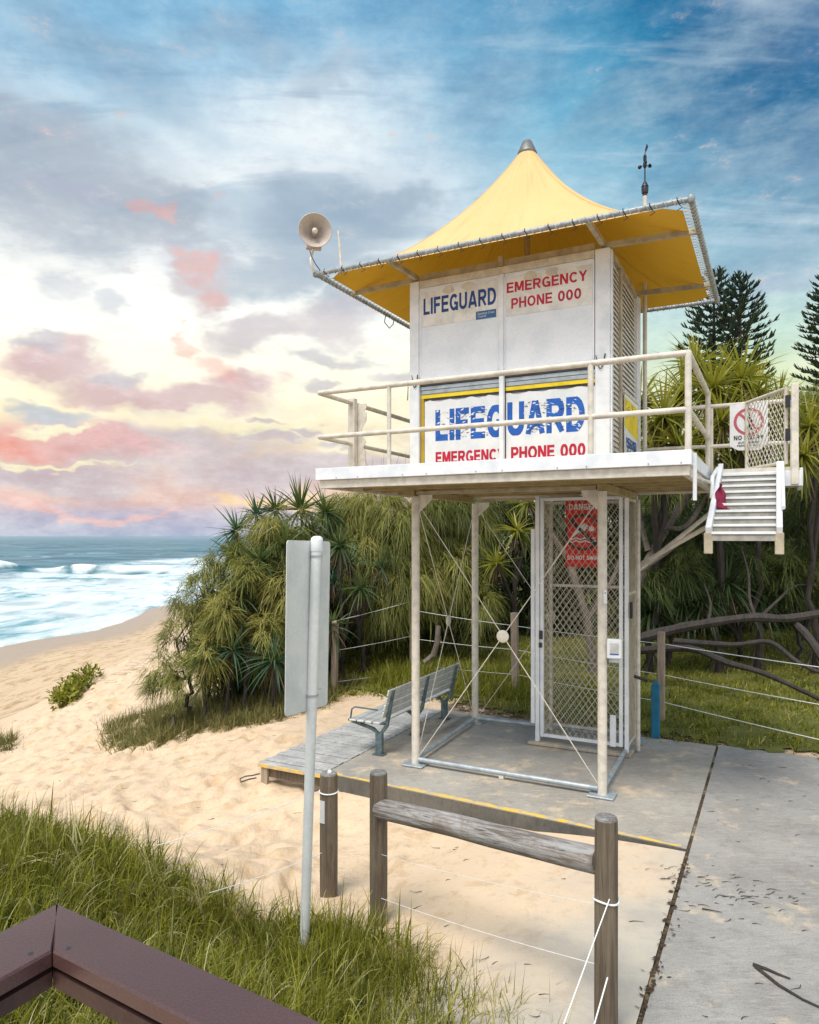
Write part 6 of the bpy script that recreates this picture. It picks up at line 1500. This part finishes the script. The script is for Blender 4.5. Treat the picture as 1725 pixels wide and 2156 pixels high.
# ================================================================ camera, sun and sky
cam = bpy.data.cameras.new('camera'); co_ = bpy.data.objects.new('camera', cam); COL.objects.link(co_)
co_.location = (0, 0, EYE); co_.rotation_euler = (math.radians(90), 0, 0)
cam.sensor_fit = 'VERTICAL'; cam.sensor_height = 24; cam.lens = F / 2156 * 24; cam.shift_y = (HY - 1078) / 2156
cam.clip_end = 30000; cam.clip_start = .05; SC.camera = co_
fill_sun = bpy.data.lights.new('fill_sun', 'SUN'); so_ = bpy.data.objects.new('fill_sun', fill_sun); COL.objects.link(so_)
SUN_EL, SUN_DIR = math.radians(62), Vector((-.55, -.83, 0)).normalized()
sd = Vector((SUN_DIR.x * math.cos(SUN_EL), SUN_DIR.y * math.cos(SUN_EL), math.sin(SUN_EL)))
so_.rotation_euler = sd.to_track_quat('Z', 'Y').to_euler()
fill_sun.energy = 3.1; fill_sun.angle = math.radians(24); fill_sun.color = (1.0, .95, .88)  # lamp set high behind the viewer, added to brighten the front faces
w = bpy.data.worlds.new('World'); SC.world = w; w.use_nodes = True
t = NT(w.node_tree); bg = w.node_tree.nodes['Background']
d = t.n('ShaderNodeTexCoord').outputs['Generated']; d = t.vm('NORMALIZE', d); x, y, z = t.sep(d)
sky = t.n('ShaderNodeTexSky', sky_type='NISHITA'); sky.sun_disc = False; sky.sun_elevation = SUN_EL; sky.sun_rotation = math.atan2(sd.x, sd.y)
az = t.m('ARCTAN2', x, y); el = t.m('ARCSINE', z)
zp = t.m('ADD', t.m('MAXIMUM', z, 0), .16)
cp_ = t.comb(t.m('DIVIDE', x, zp), t.m('DIVIDE', y, zp), 0)
n_big = t.noise(cp_, 1.15, 3, .6)
mpz = t.n('ShaderNodeMapping'); t.put(mpz.inputs[0], cp_); mpz.inputs['Rotation'].default_value = (0, 0, .55); mpz.inputs['Scale'].default_value = (.7, 2.6, 1)
n_str = t.noise(mpz.outputs[0], 1.6, 5, .62, .5)
# wobble of the direction so that cloud outlines are ragged
wob = t.noise(t.comb(t.m('MULTIPLY', az, 1.0), t.m('MULTIPLY', el, 1.8), 0), 7, 4, .6, 0, True); wx, wy, wz = t.sep(wob)
AZ = t.m('ADD', az, t.m('MULTIPLY', t.m('SUBTRACT', wx, .5), .20)); EL = t.m('ADD', el, t.m('MULTIPLY', t.m('SUBTRACT', wy, .5), .11))
nn_ = t.noise(t.comb(t.m('MULTIPLY', az, 1.0), t.m('MULTIPLY', el, 2.2), 0), 14, 7, .70)
def ae(px, py):
    vx, vz = (px - CX) / F, (HY - py) / F; return math.atan2(vx, 1), math.atan2(vz, math.hypot(vx, 1))
PV = t.comb(AZ, EL, 0)
def blobd(px, py, rx, ry, rot=0.0):
    """distance from the middle of an elliptical patch standing in one direction of the sky, 1 at its rim"""
    a, e = ae(px, py)
    mp = t.n('ShaderNodeMapping', vector_type='TEXTURE'); t.link(PV, mp.inputs[0])
    mp.inputs['Location'].default_value = (a, e, 0); mp.inputs['Rotation'].default_value = (0, 0, rot); mp.inputs['Scale'].default_value = (rx / F, ry / F, 1)
    nd = t.n('ShaderNodeVectorMath', operation='LENGTH'); t.link(mp.outputs[0], nd.inputs[0])
    return nd.outputs['Value']
def layer(blobs):
    v = None
    for b in blobs:
        s_ = blobd(*b); v = s_ if v is None else t.m('MINIMUM', v, s_)
    return t.ss(v, 1.25, .25)
def blob(*b): return layer([b])
eln = t.m('DIVIDE', el, math.radians(60), clamp=True)
def eramp(stops):
    return t.ramp(eln, [(max(0, ae(862, py)[1]) / math.radians(60), srgb(*c)) for py, c in stops])
left = eramp([(1128, (178, 190, 214)), (1085, (192, 184, 206)), (1060, (236, 196, 182)), (1010, (232, 200, 190)), (960, (250, 222, 180)), (860, (280, 268, 226)), (700, (286, 284, 268)), (560, (262, 266, 262)), (420, (232, 246, 250)), (240, (170, 210, 234)), (60, (132, 190, 224)), (-200, (110, 170, 212))])
right = eramp([(1128, (200, 215, 200)), (830, (226, 240, 180)), (760, (206, 236, 214)), (640, (190, 224, 232)), (480, (146, 204, 226)), (300, (84, 178, 212)), (120, (24, 146, 190)), (-60, (0, 112, 164)), (-300, (20, 100, 160))])
mid = t.ss(az, -.18, .42)
col = t.mix(mid, left, right)
# corner of deep blue high on the right
col = t.mix(t.m('MULTIPLY', blob(1750, -20, 420, 420), .85), col, srgb(0, 92, 146))
# bright gap in the upper middle
col = t.mix(t.m('MULTIPLY', blob(620, 330, 330, 150, .3), .85), col, srgb(246, 254, 256))
col = t.mix(t.m('MULTIPLY', blob(840, 420, 230, 90), .6), col, srgb(232, 244, 252))
# high thin streaks
up = t.ss(el, .20, .45)
col = t.mix(t.m('MULTIPLY', t.m('MULTIPLY', t.ss(n_str, .50, .66), up), .55), col, srgb(205, 226, 240))
col = t.mix(t.m('MULTIPLY', t.m('MULTIPLY', t.ss(n_str, .50, .36), up), .45), col, srgb(112, 158, 192))
col = t.mix(t.m('MULTIPLY', t.m('MULTIPLY', t.ss(n_big, .52, .66), up), .36), col, srgb(130, 162, 190))
TONE = t.ss(t.m('ADD', t.m('MULTIPLY', wz, .55), t.m('MULTIPLY', nn_, .45)), .36, .66)
def put(mask, k, lo, hi, c, amp=.9, nz=None):
    """lay a cloud colour where the patch plus ragged noise passes a threshold"""
    global col
    v = t.m('ADD', mask, t.m('MULTIPLY', t.m('SUBTRACT', nz or nn_, .5), amp * 1.7))
    col = t.mix(t.m('MULTIPLY', t.ss(v, lo - .18, hi + .32), k), col, srgb(*c))
put(layer([(110, 400, 330, 150, .1), (300, 440, 200, 85, -.2), (60, 310, 220, 90)]), .85, .35, .85, (156, 170, 188))
put(layer([(690, 480, 270, 130, .1), (780, 600, 170, 90), (600, 560, 220, 70, .2), (790, 430, 150, 60)]), .85, .30, .85, (152, 176, 196))
put(layer([(690, 170, 150, 50, .4), (250, 150, 260, 70, -.3), (480, 90, 200, 45, .2)]), .5, .35, .9, (136, 168, 194))
put(layer([(1650, 560, 190, 60), (1560, 330, 200, 60, .35), (1300, 220, 240, 70, .3), (1480, 120, 260, 60, .3)]), .55, .35, .95, (134, 172, 196))
put(layer([(1640, 620, 120, 30, -.1)]), .6, .3, .9, (150, 170, 200))
put(layer([(120, 590, 90, 40), (220, 640, 60, 35), (400, 540, 140, 50, .1), (170, 420, 120, 40)]), .6, .45, .95, (176, 184, 204))
# rosy banks low over the sea
put(layer([(430, 600, 120, 75, -.5), (560, 690, 180, 45, .2), (700, 670, 130, 60)]), .8, .35, .85, (200, 190, 198))
put(layer([(110, 760, 130, 36, .15), (250, 815, 230, 46, -.12), (420, 830, 220, 44), (520, 800, 130, 40)]), .9, .33, .75, (214, 176, 180))
put(layer([(60, 735, 70, 22), (250, 780, 60, 20), (690, 740, 120, 24), (840, 790, 90, 30), (700, 800, 60, 20)]), .75, .40, .8, (186, 184, 196))
put(layer([(350, 950, 300, 70, 0), (600, 1000, 320, 46), (90, 1000, 220, 34), (560, 920, 120, 30), (740, 980, 200, 30)]), .9, .25, .75, (204, 190, 196))
put(layer([(30, 920, 230, 56), (230, 930, 190, 44, -.1)]), .85, .30, .85, (238, 166, 160))
put(layer([(0, 925, 110, 36)]), .9, .3, .9, (248, 150, 128))
put(layer([(400, 555, 70, 34, -.5), (455, 620, 60, 36, .3), (385, 705, 50, 22), (460, 765, 100, 32, -.4), (330, 460, 40, 22)]), .62, .35, .85, (242, 174, 160))
put(layer([(110, 865, 120, 26), (60, 850, 80, 16)]), .7, .35, .85, (150, 176, 206))
put(layer([(560, 900, 200, 22), (100, 975, 160, 7), (130, 895, 120, 10), (740, 930, 150, 34)]), .9, .35, .8, (258, 250, 204))
put(layer([(640, 905, 60, 14), (700, 935, 70, 12), (560, 880, 60, 12)]), .8, .4, .8, (190, 176, 188))
put(layer([(600, 1052, 200, 15), (480, 1045, 70, 9)]), .95, .35, .8, (255, 214, 144))
put(layer([(250, 1075, 200, 14), (30, 1060, 120, 20)]), .8, .35, .85, (244, 190, 180))
put(layer([(380, 860, 170, 16, -.1), (620, 850, 140, 24)]), .6, .4, .8, (255, 250, 214))
col = t.mix(t.m('MULTIPLY', t.m('MULTIPLY', TONE, .34), t.m('MULTIPLY_ADD', up, -.65, 1.0)), t.vm('MULTIPLY', col, (.93, .93, .94)), (1.0, .98, .95, 1))
gk = t.m('MULTIPLY_ADD', t.m('SUBTRACT', nn_, .5), .62, 1.0); col = t.vm('MULTIPLY', col, t.comb(gk, gk, t.m('MULTIPLY_ADD', t.m('SUBTRACT', nn_, .5), .46, 1.0)))
# the part of the sky behind the viewer: unseen, made brighter to light the front faces
back_ = t.ss(y, .12, -.45)
col = t.mix(back_, col, (1.18, 1.20, 1.25, 1))
skyc = t.vm('MULTIPLY', sky.outputs[0], (.07, .07, .07))
col = t.mix(.06, col, skyc)
low = t.ss(z, 0.0, -.05)
col = t.mix(low, col, (.40, .40, .38, 1))
t.link(col, bg.inputs[0]); bg.inputs[1].default_value = 1.0
w.cycles.sampling_method = 'MANUAL'; w.cycles.sample_map_resolution = 256
SC.view_settings.view_transform = 'Standard'; SC.view_settings.look = 'None'; SC.view_settings.exposure = .1; SC.view_settings.gamma = 1
SC.render.film_transparent = False
try: SC.cycles.use_denoising = True
except Exception: pass
SC.cycles.max_bounces = 6; SC.cycles.transparent_max_bounces = 4
